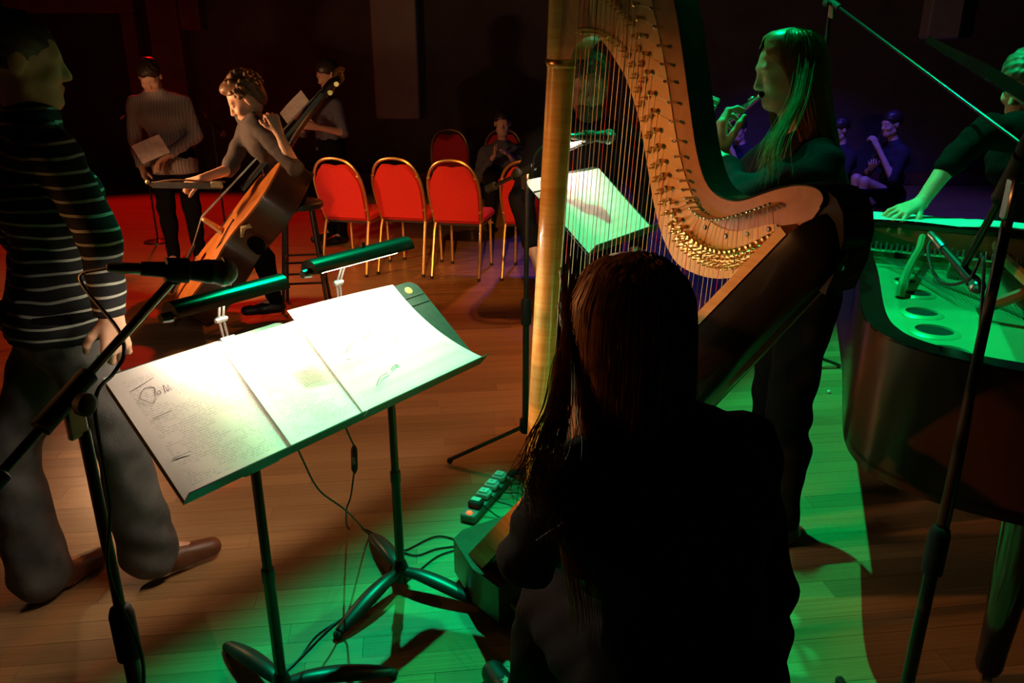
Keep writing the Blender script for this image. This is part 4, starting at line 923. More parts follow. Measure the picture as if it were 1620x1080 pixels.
def mesh_obj(name, pieces, m, parent, org):
    vs = []; fs = []; o = 0
    for Vv, F in pieces:
        if len(Vv) == 0: continue
        vs.append(Vv); fs.append(np.array(F) + o); o += len(Vv)
    Vv = np.concatenate(vs) - np.array(org); F = np.concatenate(fs)
    me = bpy.data.meshes.new(name); me.vertices.add(len(Vv)); me.vertices.foreach_set('co', Vv.astype(np.float32).ravel())
    me.loops.add(len(F) * 4); me.loops.foreach_set('vertex_index', F.astype(np.int32).ravel())
    me.polygons.add(len(F)); me.polygons.foreach_set('loop_start', np.arange(0, len(F) * 4, 4, dtype=np.int32)); me.update(calc_edges=True); me.validate()
    me.materials.append(m); me.shade_smooth()
    ob = bpy.data.objects.new(name, me); COL.objects.link(ob)
    if parent: ob.parent = parent; ob.location = tuple(np.array(org) - root_loc(parent))
    else: ob.location = tuple(org)
    return ob
def frame(fwd, up=(0, 0, 1)):
    f_ = nrm(fwd); r = nrm(np.cross(f_, up)); return np.array([r, f_, np.cross(r, f_)])     # rows: right, forward, up
def head_field(F, c, A, female=False, k=1.0, beard=False):
    def P(x, y, z): return np.array(c) + (V3(x, y, z) * k) @ A
    R = lambda *r: tuple(q * k for q in r)
    F.ell(P(0, -0.012, 0.032), R(0.074, 0.094, 0.086), A, 0.02).ell(P(0, 0.028, -0.035), R(0.056, 0.058, 0.080), A, 0.035)
    F.cone(P(-0.022, 0.056, -0.092), P(0.022, 0.056, -0.092), 0.024 * k, 0.024 * k, 0.03).cone(P(0, 0.072, -0.100), P(0, 0.074, -0.098), 0.014 * k, 0.014 * k, 0.02)
    F.cone(P(-0.05, 0.0, -0.07), P(-0.02, 0.05, -0.098), 0.018 * k, 0.016 * k, 0.03).cone(P(0.05, 0.0, -0.07), P(0.02, 0.05, -0.098), 0.018 * k, 0.016 * k, 0.03)
    F.cone(P(-0.034, 0.072, 0.022), P(0.034, 0.072, 0.022), 0.013 * k, 0.013 * k, 0.018)
    for sx in (-1, 1):
        F.ell(P(sx * 0.031, 0.094, 0.004), R(0.019, 0.014, 0.012), A, 0.012, True)
        F.ell(P(sx * 0.031, 0.073, 0.003), R(0.014, 0.013, 0.012), A, 0.005)
        F.ell(P(sx * 0.040, 0.060, -0.034), R(0.020, 0.020, 0.018), A, 0.025)
        F.ell(P(sx * 0.076, -0.012, -0.006), R(0.010, 0.020, 0.032), A, 0.008)
        F.ell(P(sx * 0.011, 0.092, -0.036), R(0.008, 0.011, 0.008), A, 0.008)
    F.cone(P(0, 0.083, 0.012), P(0, 0.104, -0.030), 0.0075 * k, 0.0105 * k, 0.012)
    F.cone(P(-0.017, 0.082, -0.061), P(0.017, 0.082, -0.061), 0.0065 * k, 0.0065 * k, 0.008).cone(P(0, 0.087, -0.060), P(0, 0.087, -0.061), 0.007 * k, 0.007 * k, 0.008)
    F.cone(P(-0.014, 0.081, -0.072), P(0.014, 0.081, -0.072), 0.0075 * k, 0.0075 * k, 0.007)
    return F
def hand_prims(wr, dirY, nrm_, thumb, curl=(0.5, 0.6, 0.4), spread=0.0, k=1.0, tcurl=0.5):
    """palm and five fingers; thumb: +1/-1 the side of the thumb along cross(dirY, normal)"""
    y = nrm(dirY); z = nrm(np.array(nrm_, float) - y * (np.array(nrm_) @ y)); x = np.cross(y, z) * thumb; pr = []
    def P(a, b, c): return np.array(wr) + (x * a + y * b + z * c) * k
    for kx, kl in ((0.027, 0.092), (0.009, 0.096), (-0.010, 0.091), (-0.027, 0.082)): pr.append((P(kx * 0.45, 0.0, 0), P(kx, kl, 0), 0.0165 * k, 0.0115 * k, 0.012))
    pr.append((P(0.012, 0.03, -0.008), P(-0.014, 0.04, -0.008), 0.017 * k, 0.016 * k, 0.012))
    for fi, (kx, kl, sg) in enumerate(((0.029, 0.092, (0.040, 0.026, 0.020)), (0.0095, 0.097, (0.044, 0.029, 0.022)), (-0.0105, 0.092, (0.041, 0.027, 0.021)), (-0.029, 0.083, (0.033, 0.021, 0.018)))):
        p = P(kx, kl, 0); a = 0.0; r = 0.0092 * k; cu = curl[fi] if isinstance(curl[0], (tuple, list)) else curl
        for q, L in enumerate(sg):
            a += cu[q]; d = nrm(y * math.cos(a) - z * math.sin(a) + x * spread * (1.5 - fi) * 0.5)
            p2 = p + d * L * k; r2 = r * (0.93, 0.90, 0.85)[q]; pr.append((p, p2, r, r2, 0.004)); p, r = p2, r2
    p = P(0.022, 0.022, -0.006); a = 0.75
    for q, L in enumerate((0.044, 0.032, 0.026)):
        d = nrm(x * math.cos(a) * 0.9 + y * math.sin(a) - z * (0.25 + tcurl * q * 0.6)); p2 = p + d * L * k; pr.append((p, p2, (0.0145, 0.011, 0.0098)[q] * k, (0.011, 0.0098, 0.0082)[q] * k, 0.007)); p = p2; a += 0.25 * (1 + tcurl)
    return pr
M_skin = mat('skin', (0.62, 0.36, 0.25), 0.5, var=0.08, scale=14, sub=0.08)
M_cloth_black = mat('black_cloth', (0.007, 0.0065, 0.007), 0.95, var=0.2, scale=60, bump=0.15, bscale=300, spec=0.06)
M_shoe = mat('black_shoe', (0.012, 0.011, 0.010), 0.4)
def person(label, J, fwd, head_c, head_fwd, head_up=(0, 0, 1), top=None, legs=None, shoe=None, sleeve='long', hands=None, h=0.013, hh=0.0045, group=None, female=False, hk=1.0, flare=0.0, girth=1.0, untuck=0.0, skirt=None, skin=None, toes=None, wr=0.003, nohands=False):
    """J: joints in world coordinates; returns the body object, with clothing as children"""
    skin = skin or M_skin; top = top or M_cloth_black; legs = legs or M_cloth_black; shoe = shoe or M_shoe
    J = {k_: np.array(v, float) for k_, v in J.items()}
    pel, ch, nk = J['pelvis'], J['chest'], J['neck']; f_ = nrm((fwd[0], fwd[1], 0)); rt = nrm(np.cross(f_, (0, 0, 1)))
    hw = 0.085
    for s_, n_ in ((1, 'R'), (-1, 'L')): J.setdefault('hip' + n_, pel + rt * s_ * hw - Z3 * 0.03); J.setdefault('sh' + n_, nk + rt * s_ * (0.165 if female else 0.19) - Z3 * 0.085)
    org = V3(pel[0], pel[1], 0); A = frame(head_fwd, head_up); head_c = np.array(head_c, float)
    ankles = [J['an' + n_] for n_ in 'LR']
    foot = {n_: (nrm(toes[n_]) if toes and n_ in toes else f_) for n_ in 'LR'}
    allp = np.array(list(J.values()) + [head_c, head_c + Z3 * 0.13, head_c - Z3 * 0.13]); lo, hi = allp.min(0) - 0.22, allp.max(0) + 0.22; lo[2] = max(lo[2], -0.01)
    def body(F, g, arms=True, leg=True, head=True, up=(0.047, 0.038), fo=(0.038, 0.026), th=(0.076, 0.05), ca=(0.05, 0.034)):
        F.cone(J['hipL'] * 0.75 + J['hipR'] * 0.25, J['hipR'] * 0.75 + J['hipL'] * 0.25, 0.095 * girth + g + max(0, g), 0.095 * girth + g + max(0, g), 0.05)
        wst = pel * 0.55 + ch * 0.45
        F.cone(wst - rt * 0.045, wst + rt * 0.045, 0.088 * girth + g, 0.088 * girth + g, 0.07)
        sl, sr = J['shL'], J['shR']; mid = (sl + sr) / 2
        for q, r in ((0.33, 0.098), (0.45, 0.085)):
            cl_ = ch + (sl - mid) * q * 1.0; cr_ = ch + (sr - mid) * q * 1.0; F.cone(cl_, cr_, r * girth + g, r * girth + g, 0.06)
        F.cone(sl * 0.86 + mid * 0.14 - Z3 * 0.01, sr * 0.86 + mid * 0.14 - Z3 * 0.01, 0.055 + g, 0.055 + g, 0.06)
        F.cone(sl * 0.55 + mid * 0.45 + Z3 * 0.02, nk, 0.05 + g, 0.045 + g, 0.05).cone(sr * 0.55 + mid * 0.45 + Z3 * 0.02, nk, 0.05 + g, 0.045 + g, 0.05)
        if female: 
            for s_ in (-1, 1): F.ell(ch + rt * s_ * 0.07 + f_ * 0.085 - Z3 * 0.015, (0.06 + g, 0.05 + g, 0.06 + g), None, 0.04)
        return F
    def arms(F, g, up=(0.047, 0.038), fo=(0.037, 0.026), only=None, k=0.03):
        for n_ in 'LR':
            if only is None or 'u' in only: F.cone(J['sh' + n_], J['el' + n_], up[0] + g, up[1] + g, k)
            if only is None or 'f' in only: F.cone(J['el' + n_], J['wr' + n_], fo[0] + g, fo[1] + g, k * 0.7)
        return F
    def legs_(F, g, th=(0.078, 0.052), ca=(0.052, 0.034), fl=0.0):
        for n_ in 'LR':
            F.cone(J['hip' + n_], J['kn' + n_], th[0] + g, th[1] + g, 0.05); F.cone(J['kn' + n_], J['an' + n_], ca[0] + g, ca[1] + g + fl, 0.03)
            if not fl: F.cone(J['kn' + n_] * 0.7 + J['an' + n_] * 0.3 - f_ * 0.02, J['kn' + n_] * 0.45 + J['an' + n_] * 0.55 - f_ * 0.012, ca[0] * 0.85 + g, ca[0] * 0.6 + g, 0.03)
        return F
    hb = (head_c - 0.155 * hk, head_c + 0.155 * hk)
    F = Field(lo, hi, max(h, 0.014)); body(F, -0.008); arms(F, 0); legs_(F, -0.004)
    F.cone(nk - Z3 * 0.02, head_c + V3(0, -0.02, -0.06) @ A, 0.052, 0.048, 0.03)
    for n_ in 'LR': F.cone(J['an' + n_], J['an' + n_] + foot[n_] * 0.12 - Z3 * 0.04, 0.032, 0.028, 0.02)
    boxes = [(hb[0] + 0.03, hb[1] - 0.03)]
    pieces = []
    Fh = Field(hb[0], hb[1], hh); head_field(Fh, head_c, A, female, hk); Fh.cone(nk - Z3 * 0.02, head_c + V3(0, -0.02, -0.06) @ A, 0.052, 0.048, 0.03)
    pieces.append(Fh.mesh())
    hs = hands or {}
    for n_ in 'LR':
        spec_ = hs.get(n_, {}); wrp = J['wr' + n_]; fd = nrm(wrp - J['el' + n_])
        if nohands: continue
        prm = hand_prims(wrp, spec_.get('dir', fd), spec_.get('back', np.cross(fd, f_) if abs(fd @ f_) < 0.9 else rt * (1 if n_ == 'R' else -1)), spec_.get('thumb', 1), spec_.get('curl', (0.35, 0.4, 0.3)), spec_.get('spread', 0.1), spec_.get('k', 1.0), spec_.get('tcurl', 0.4))
        pts = np.array([q for p_ in prm for q in p_[:2]]); l2, h2 = np.minimum(pts.min(0), wrp) - 0.035, np.maximum(pts.max(0), wrp) + 0.035
        Fn = Field(l2, h2, spec_.get('res', 0.0042)); Fn.cone(J['el' + n_], wrp, 0.037, 0.026, 0.02)
        for a, b_, ra, rb_, k_ in prm: Fn.cone(a, b_, ra, rb_, k_)
        Fn.boxcut(l2 + 0.005, h2 - 0.005, True); pieces.append(Fn.mesh())
    F.boxcut(*boxes[0], False); pieces.append(F.mesh())
    ob = mesh_obj('person', pieces, skin, None, org); tag(ob, label, 'person', group)
    # shirt
    g = 0.010
    F = Field(lo, hi, h); body(F, g); arms(F, g + 0.003, only='u')
    if sleeve == 'long': arms(F, g + 0.004, only='f')
    if sleeve == 'three':
        for n_ in 'LR': F.cone(J['el' + n_], J['el' + n_] * 0.35 + J['wr' + n_] * 0.65, 0.052, 0.044, 0.03)
    if untuck: F.cone(pel - rt * 0.06 - Z3 * untuck, pel + rt * 0.06 - Z3 * untuck, 0.105 * girth + g, 0.105 * girth + g, 0.08)
    F.wrinkle(wr, 42, seed=float(pel[0] * 7))
    cut = pel[2] - 0.03 - untuck; Fz = F
    # hem at the hips (only where the hips are), wrists
    X, Y, Z = F._xyz((slice(None),) * 3)
    cn = nk + Z3 * 0.034 + f_ * 0.05; nn = nrm(Z3 * 0.95 + f_ * 0.28)
    nearn = (X - nk[0]) ** 2 + (Y - nk[1]) ** 2 < 0.09 ** 2
    F.G = np.where(nearn, np.maximum(F.G, (X - cn[0]) * nn[0] + (Y - cn[1]) * nn[1] + (Z - cn[2]) * nn[2]), F.G).astype(np.float32)
    near = ((X - pel[0]) ** 2 + (Y - pel[1]) ** 2) < (0.205 * girth) ** 2
    F.G = np.where(near & (Z < cut), np.maximum(F.G, cut - Z), F.G).astype(np.float32)
    if sleeve == 'long':
        for n_ in 'LR':
            d = nrm(J['wr' + n_] - J['el' + n_]); w_ = J['wr' + n_]; D = (X - w_[0]) * d[0] + (Y - w_[1]) * d[1] + (Z - w_[2]) * d[2]
            nr = (X - w_[0]) ** 2 + (Y - w_[1]) ** 2 + (Z - w_[2]) ** 2 < 0.09 ** 2; F.G = np.where(nr, np.maximum(F.G, D + 0.004), F.G).astype(np.float32)
    mesh_obj('shirt', [F.mesh()], top, ob, org)
    F = Field(lo, hi, h); F.cone(J['hipL'] * 0.75 + J['hipR'] * 0.25, J['hipR'] * 0.75 + J['hipL'] * 0.25, 0.095 * girth + 0.012, 0.095 * girth + 0.012, 0.05)
    F.cone(pel - rt * 0.04 + Z3 * 0.05, pel + rt * 0.04 + Z3 * 0.05, 0.092 * girth + 0.006, 0.092 * girth + 0.006, 0.06)
    legs_(F, 0.016, fl=flare)
    if skirt: 
        for n_ in 'LR': F.cone(pel, J['kn' + n_], 0.13, 0.13, 0.12)
    F.wrinkle(wr * 1.2, 36, seed=float(pel[1] * 5)); F.above(pel[2] + 0.09)
    for n_ in 'LR':
        a = J['an' + n_]; X, Y, Z = F._xyz((slice(None),) * 3); nr = (X - a[0]) ** 2 + (Y - a[1]) ** 2 < 0.16 ** 2
        F.G = np.where(nr & (Z < a[2] - (0.075 if flare else 0.045)), np.maximum(F.G, a[2] - (0.075 if flare else 0.045) - Z), F.G).astype(np.float32)
    mesh_obj('trousers', [F.mesh()], legs, ob, org)
    for n_ in 'LR':
        a = J['an' + n_]; d = foot[n_]; z0 = a[2] - 0.085; hl = V3(a[0], a[1], z0) - d * 0.045; sd_ = nrm(np.cross(d, Z3))
        pz = d[2] if abs(d[2]) > 0.01 else 0
        Fs = Field(np.minimum(hl, hl + d * 0.30) - 0.08, np.maximum(hl, hl + d * 0.30) + 0.12, 0.008)
        Fs.cone(hl + Z3 * 0.036 + d * 0.02, hl + Z3 * 0.036 + d * 0.12, 0.037, 0.04, 0.03).cone(hl + Z3 * 0.034 + d * 0.12, hl + Z3 * 0.03 + d * 0.235, 0.043, 0.033, 0.03).cone(hl + d * 0.04 + Z3 * 0.04, a, 0.04, 0.042, 0.03)
        Fs.plane(hl, -nrm(np.cross(sd_, d))); mesh_obj('shoe', [Fs.mesh()], shoe, ob, org)
    return ob, A
def hair(ob, head_c, A, prof, m, gap=55, n=260, seed=1, wav=0.004, top_open=0.25, name='hair', strand_r=0.0011, phi_shift=0.0, curl=0.0, loft=True):
    """long hair: rings (height below the crown, sideways, back, half width, half depth) in the head's frame (z world-up); an opening of +-gap degrees faces forward"""
    head_c = np.array(head_c, float); f_ = nrm((A[1][0], A[1][1], 0)); r_ = nrm(np.cross(f_, Z3)); rs = random.Random(seed)
    prof = [np.array(p, float) for p in prof]; zs = [p[0] for p in prof]
    def at(z):
        for i in range(len(prof) - 1):
            if zs[i] <= z <= zs[i + 1]: t = (z - zs[i]) / (zs[i + 1] - zs[i]); t = t; return prof[i] * (1 - t) + prof[i + 1] * t
        return prof[-1]
    def P(phi, z, dr=0.0, dx=0.0):
        q = at(z); return head_c + r_ * (q[1] + (q[3] + dr) * math.sin(phi) + dx) + f_ * (-q[2] + (q[4] + dr) * math.cos(phi)) + Z3 * (-z)
    b = MB(); gp = R_(gap); z0, z1 = zs[0], zs[-1]
    if loft:
        NZ, NP = 26, 40; vs = []
        for i in range(NZ + 1):
            z = z0 + (z1 - z0) * 0.88 * (i / NZ) ** 1.15
            op = gp * min(1, max(0, (z - z0) / 0.09 - 0.35))
            for k in range(NP + 1):
                ph = op + (2 * math.pi - 2 * op) * k / NP; vs.append(P(ph, z, 0.002 * math.sin(ph * 23 + z * 14) + 0.0015 * math.sin(ph * 41 - z * 9)))
        n1 = len(vs); fs = [(i * (NP + 1) + k, i * (NP + 1) + k + 1, (i + 1) * (NP + 1) + k + 1, (i + 1) * (NP + 1) + k) for i in range(NZ) for k in range(NP)]
        b.add(vs, fs)
        b.add([P(0, z1, -0.9 * prof[-1][3])], [])
    for s_ in range(n):
        ph = phi_shift + rs.uniform(-1, 1) * (math.pi - gp * 0.85) + math.pi; za = rs.uniform(z0, z0 + 0.05); zb = z1 + rs.uniform(-0.10, 0.05); pts = []; w0 = rs.uniform(0, 6.3); am = rs.uniform(0.3, 1.6) * wav; dph = rs.uniform(-0.25, 0.25); out = rs.uniform(-0.002, 0.006)
        N = 16
        for i in range(N + 1):
            t = i / N; z = za + (zb - za) * t; op = gp * min(1, max(0, (z - z0) / 0.09 - 0.35)); p = (ph - math.pi); lim = math.pi - op
            p = max(-lim, min(lim, p + dph * t)) + math.pi
            ex = am * math.sin(w0 + t * (7 + curl)) * t; pts.append(P(p, z, out + 0.002 + ex * 0.6, ex))
        b.tube(pts, [strand_r * (1 - 0.75 * (i / N)) for i in range(N + 1)], 3, cap=False)
    return b.build(name, m, ob, smooth=80)
# ------------------------------------------------------------------ the people
M_hairbrown = mat('brown_hair', (0.24, 0.11, 0.055), 0.38, var=0.45, scale=45, spec=0.55)
M_hairred = mat('auburn_hair', (0.28, 0.11, 0.04), 0.36, var=0.4, scale=45, spec=0.6)
M_hairdark = mat('dark_hair', (0.03, 0.017, 0.010), 0.45, var=0.3, scale=60)
def legs_std(px, py, f_, z=0.0, sp=0.1, bend=0.02, kz=0.50, hz=0.92):
    f_ = nrm((f_[0], f_[1], 0)); r = nrm(np.cross(f_, Z3)); o = V3(px, py, 0)
    return dict(knR=o + r * sp + f_ * bend + Z3 * kz, knL=o - r * sp + f_ * bend + Z3 * kz, anR=o + r * sp * 1.05 - f_ * 0.01 + Z3 * 0.085, anL=o - r * sp * 1.05 - f_ * 0.01 + Z3 * 0.085)

# harpist, seen from behind on her stool
hc = V3(0.188, 1.215, 1.185); hf = nrm((-0.45, 0.88, -0.12))
J = dict(pelvis=(0.30, 1.03, 0.62), chest=(0.262, 1.10, 0.90), neck=(0.225, 1.15, 1.045), shL=(0.090, 1.085, 0.975), shR=(0.405, 1.225, 0.965),
         elL=(0.028, 1.205, 0.745), wrL=(0.155, 1.43, 0.86), elR=(0.455, 1.16, 0.70), wrR=(0.335, 1.40, 0.82),
         knL=(0.085, 1.40, 0.50), knR=(0.56, 1.46, 0.50), anL=(0.03, 1.52, 0.09), anR=(0.58, 1.60, 0.09))
hb, A = person('harpist with long brown hair and black top, seated with her back to the camera', J, (-0.42, 0.9), hc, hf, female=True, hh=0.006, group=None, sleeve='long', h=0.012, wr=0.004)
hair(hb, hc, A, [(-0.134, 0, 0.015, 0.004, 0.004), (-0.128, 0, 0.015, 0.036, 0.042), (-0.108, 0, 0.015, 0.066, 0.078), (-0.06, 0, 0.013, 0.088, 0.104), (0.0, 0, 0.014, 0.093, 0.108), (0.06, -0.002, 0.022, 0.093, 0.100), (0.12, -0.008, 0.040, 0.096, 0.088), (0.17, -0.018, 0.060, 0.108, 0.075), (0.24, -0.035, 0.085, 0.125, 0.066), (0.33, -0.045, 0.105, 0.120, 0.055), (0.42, -0.05, 0.118, 0.105, 0.045)], M_hairbrown, gap=48, n=620, seed=3, wav=0.006, strand_r=0.0012)
# a lock that falls forward over her left shoulder
b = MB(); rs = random.Random(9)
for i in range(170):
    o1 = rs.gauss(0.004, 0.012); o2 = rs.gauss(0, 0.012); q0 = at_d(905 + rs.gauss(0, 9), 470 + rs.gauss(0, 30), 1.265)
    P = [q0, at_d(890 + o1 * 500, 560, 1.25 + o2), at_d(880 + o1 * 900, 640, 1.22 + o2), at_d(862 + o1 * 1300 + rs.gauss(0, 8), 705 + rs.gauss(0, 8), 1.175 + o2 * 0.6), at_d(850 + o1 * 1500 + rs.gauss(0, 14), 760 + rs.gauss(0, 22), 1.18), at_d(880 + rs.gauss(0, 34), 815 + rs.gauss(0, 35), 1.19)]
    b.tube(spline(P, 4), [0.0011 * (1 - 0.7 * k / 20) for k in range(21)], 3, cap=False)
b.build('hair_lock', M_hairbrown, hb, smooth=80)
# her stool
st = thing('stool', 'round black stool under the harpist', 'stool', (0.30, 1.00, 0))
MB().lathe((0.30, 1.00, 0.455), Z3, [(0, 0.15), (0.01, 0.165), (0.05, 0.17), (0.068, 0.155), (0.072, 0.10)], 28).build('seat', mat('stool_vinyl', (0.02, 0.018, 0.016), 0.5), st)
for a in (20, 110, 200, 290):
    d = V3(math.cos(R_(a)), math.sin(R_(a)), 0)
    MB().tube([V3(0.30, 1.0, 0.46) + d * 0.11, V3(0.30, 1.0, 0.03) + d * 0.20], 0.012, 8).build('leg', M_steel, st); MB().ball(V3(0.30, 1.0, 0.018) + d * 0.205, 0.021, 12, 8).build('foot', M_pblack, st)

# flute player
hc = V3(0.800, 2.42, 1.580); hf = nrm((-0.97, -0.06, -0.26))
J = dict(pelvis=(0.935, 2.45, 0.93), chest=(0.905, 2.44, 1.22), neck=(0.872, 2.43, 1.375), shL=(0.885, 2.275, 1.325), shR=(0.875, 2.60, 1.335),
         elL=(0.642, 2.205, 1.235), wrL=(0.640, 2.44, 1.335), elR=(0.70, 2.76, 1.12), wrR=(0.665, 2.72, 1.345), **legs_std(0.945, 2.45, (-1, 0.0), sp=0.085))
hk_ = dict(L=dict(dir=(-0.05, 0.30, 0.95), back=(-0.9, -0.2, 0.1), thumb=1, curl=((0.5, 0.8, 0.6), (0.6, 0.9, 0.6), (0.7, 0.9, 0.6), (0.8, 0.9, 0.6)), res=0.0035),
           R=dict(dir=(-0.3, 0.2, 0.9), back=(-0.9, 0.2, -0.2), thumb=-1, curl=(0.6, 0.9, 0.7), res=0.0035))
M_purple = mat('dark_plum_cloth', (0.014, 0.007, 0.012), 0.9, var=0.2, scale=50, bump=0.15, bscale=300, spec=0.08)
fp, A = person('flute player with long auburn hair and dark three-quarter sleeves, in profile behind the harp', J, (-1, 0.0), hc, hf, female=True, sleeve='three', hands=hk_, hh=0.0032, top=M_purple, h=0.011, hk=0.84)
hair(fp, hc, A, [(-0.117, 0, 0.012, 0.004, 0.004), (-0.111, 0, 0.012, 0.042, 0.050), (-0.092, 0, 0.012, 0.064, 0.080), (-0.05, 0, 0.016, 0.080, 0.098), (0.0, 0, 0.022, 0.086, 0.100), (0.06, 0, 0.038, 0.090, 0.096), (0.13, 0, 0.055, 0.098, 0.098), (0.18, 0.0, 0.072, 0.106, 0.098), (0.26, 0.0, 0.095, 0.112, 0.092), (0.34, 0, 0.11, 0.108, 0.082), (0.40, 0, 0.12, 0.095, 0.07)], M_hairred, gap=64, n=620, seed=5, wav=0.009, strand_r=0.0012)
b = MB(); rs = random.Random(12)
for i in range(110):
    e_ = rs.gauss(0, 5); d_ = rs.gauss(0, 0.015); P = [at_d(1272 + e_, 92 + rs.gauss(0, 10), 2.20), at_d(1262 + e_, 150, 2.17 + d_), at_d(1243 + e_ * 1.2, 192, 2.155 + d_), at_d(1224 + e_ * 1.5 + rs.gauss(0, 3), 228 + rs.gauss(0, 6), 2.13 + d_), at_d(1214 + e_ * 1.8 + rs.gauss(0, 5), 268 + rs.gauss(0, 12), 2.12 + d_)]
    b.tube(spline(P, 4), [0.0013 * (1 - 0.7 * k / 16) for k in range(17)], 3, cap=False)
b.build('hair_lock', M_hairred, fp, smooth=80)
fl0, fl1 = at_y(1205, 149, 2.345), at_y(1128, 213, 2.93); ax = nrm(fl1 - fl0); Lf = np.linalg.norm(fl1 - fl0)
ft_ = thing('flute', 'silver flute held to the mouth, green light along its tube', 'flute', fl0)
MB().lathe(fl0, ax, [(0, 0.009), (0.006, 0.0105), (0.02, 0.0098), (0.16, 0.0098), (0.161, 0.0112), (0.185, 0.0112), (0.186, 0.0098), (Lf - 0.14, 0.0098), (Lf - 0.139, 0.011), (Lf - 0.12, 0.011), (Lf - 0.119, 0.0098), (Lf, 0.0098)], 18).build('tube', M_chrome, ft_)
upv = nrm(Z3 - ax * ax[2]); MB().frame_box(fl0 + ax * 0.09 + upv * 0.009 - nrm(np.cross(ax, upv)) * 0.0, ax, np.cross(ax, upv), upv, 0.028, 0.024, 0.006, 0.002).build('lip_plate', M_chrome, ft_)
for i in range(12): MB().lathe(fl0 + ax * (0.21 + i * 0.030) + upv * 0.009, upv, [(0, 0.004), (0.003, 0.004), (0.0035, 0.0075), (0.0055, 0.0075), (0.006, 0.005)], 12).build('key', M_chrome, ft_)
MB().tube([fl0 + ax * 0.20 + np.cross(ax, upv) * 0.011, fl0 + ax * (Lf - 0.05) + np.cross(ax, upv) * 0.011], 0.0018, 6).build('rod', M_chrome, ft_)

# bass player on a bar stool
hc = at_y(389, 157, 4.93); hf = nrm((-0.88, -0.30, -0.52))
J = dict(pelvis=(-1.47, 5.13, 0.83), chest=(-1.555, 5.02, 1.14), neck=(-1.64, 4.98, 1.305), shL=(-1.53, 4.83, 1.25), shR=(-1.68, 5.17, 1.24),
         elL=at_y(467, 266, 4.60), wrL=at_y(440, 208, 4.68), elR=at_y(362, 268, 5.02), wrR=at_y(318, 283, 4.80),
         knL=(-1.60, 4.80, 0.56), knR=(-1.82, 5.02, 0.52), anL=(-1.56, 4.92, 0.13), anR=(-1.98, 4.98, 0.10))
hk_ = dict(L=dict(dir=(-0.35, 0.25, 0.9), back=(0.5, -0.85, 0.1), thumb=-1, curl=(0.9, 1.1, 0.8), res=0.005), R=dict(dir=(-0.85, -0.25, -0.25), back=(-0.1, -0.6, 0.8), thumb=-1, curl=(1.0, 1.2, 0.8), res=0.005))
bp_, A = person('bass player with curly brown hair bent over the neck of a double bass', J, (-0.9, -0.35), hc, hf, top=mat('grey_shirt', (0.055, 0.045, 0.045), 0.85, scale=40, bump=0.1), sleeve='short', hands=hk_, hh=0.005, h=0.014, hk=1.12)
b = MB(); rs = random.Random(4)
F = Field(hc - 0.19, hc + 0.24, 0.006)
def HP(x, y, z): return hc + V3(x, y, z) @ A
F.ell(HP(0, -0.03, 0.055), (0.094, 0.105, 0.088), A, 0.02).ell(HP(0, 0.03, 0.105), (0.065, 0.075, 0.045), A, 0.03).ell(HP(0, -0.08, -0.01), (0.075, 0.045, 0.07), A, 0.03)
for i in range(150):
    a = rs.uniform(0, 6.28); e = rs.uniform(-0.3, 1.5); d = V3(math.cos(a) * math.cos(e) * 0.09, math.sin(a) * math.cos(e) * 0.10 - 0.025, 0.05 + math.sin(e) * 0.095)
    if d[1] > 0.05 and d[2] < 0.07: continue
    F.ell(HP(*(d * rs.uniform(1.0, 1.14))), (0.016, 0.016, 0.014), A, 0.003)
F.ell(HP(0, 0.12, 0.0), (0.085, 0.058, 0.075), A, 0.01, True)
mesh_obj('hair', [F.mesh()], mat('curly_hair', (0.16, 0.075, 0.035), 0.5, var=0.4, scale=60), bp_, V3(*bp_.location))
bs_ = V3(-1.43, 5.20, 0); st = thing('bar_stool', 'tall black bar stool under the bass player', 'stool', bs_)
MB().lathe(bs_ + Z3 * 0.685, Z3, [(0, 0.15), (0.01, 0.165), (0.04, 0.165), (0.05, 0.15)], 24).build('seat', M_black, st)
for a in (45, 135, 225, 315):
    d = V3(math.cos(R_(a + 10)), math.sin(R_(a + 10)), 0); MB().tube([bs_ + d * 0.12 + Z3 * 0.69, bs_ + d * 0.21], 0.012, 8).build('leg', M_black, st)
for z_ in (0.20, 0.34):
    c_ = [bs_ + V3(math.cos(R_(a + 10)), math.sin(R_(a + 10)), 0) * (0.21 - 0.09 * z_ / 0.69) + Z3 * z_ for a in (45, 135, 225, 315)]
    for i in range(4): MB().tube([c_[i], c_[(i + 1) % 4]], 0.008, 6).build('rung', M_black, st)
# double bass
e0 = at_z(246, 519, 0.0); sc_ = at_y(540, 120, 5.12); bu = nrm(sc_ - e0); BL = np.linalg.norm(sc_ - e0)
bn = V3(-0.72, -0.30, 0.62); bn = nrm(bn - bu * (bn @ bu)); bw_ = np.cross(bu, bn)
def bq(t, w_, n_=0.0): return e0 + bu * t + bw_ * w_ + bn * n_
kk = BL / 1.85
M_bassw = wood('bass_orange_varnish', (0.50, 0.15, 0.03), (0.66, 0.24, 0.05), 0.3, (3, 3, 3), 0.4); M_bassd = wood('bass_shaded_varnish', (0.07, 0.025, 0.012), (0.11, 0.04, 0.018), 0.35, (3, 3, 3), 0.3)  # dark copy of the varnish: shade on ribs and back put into colour
bass = thing('double_bass', 'orange-brown double bass leaning across its player, scroll to the upper right', 'double bass', e0)
half = [(0.20, 0.0), (0.205, 0.10), (0.235, 0.20), (0.31, 0.29), (0.42, 0.325), (0.53, 0.305), (0.61, 0.25), (0.645, 0.215), (0.70, 0.185), (0.76, 0.178), (0.82, 0.19), (0.855, 0.215), (0.93, 0.243), (1.01, 0.245), (1.09, 0.215), (1.17, 0.15), (1.235, 0.085), (1.29, 0.04)]
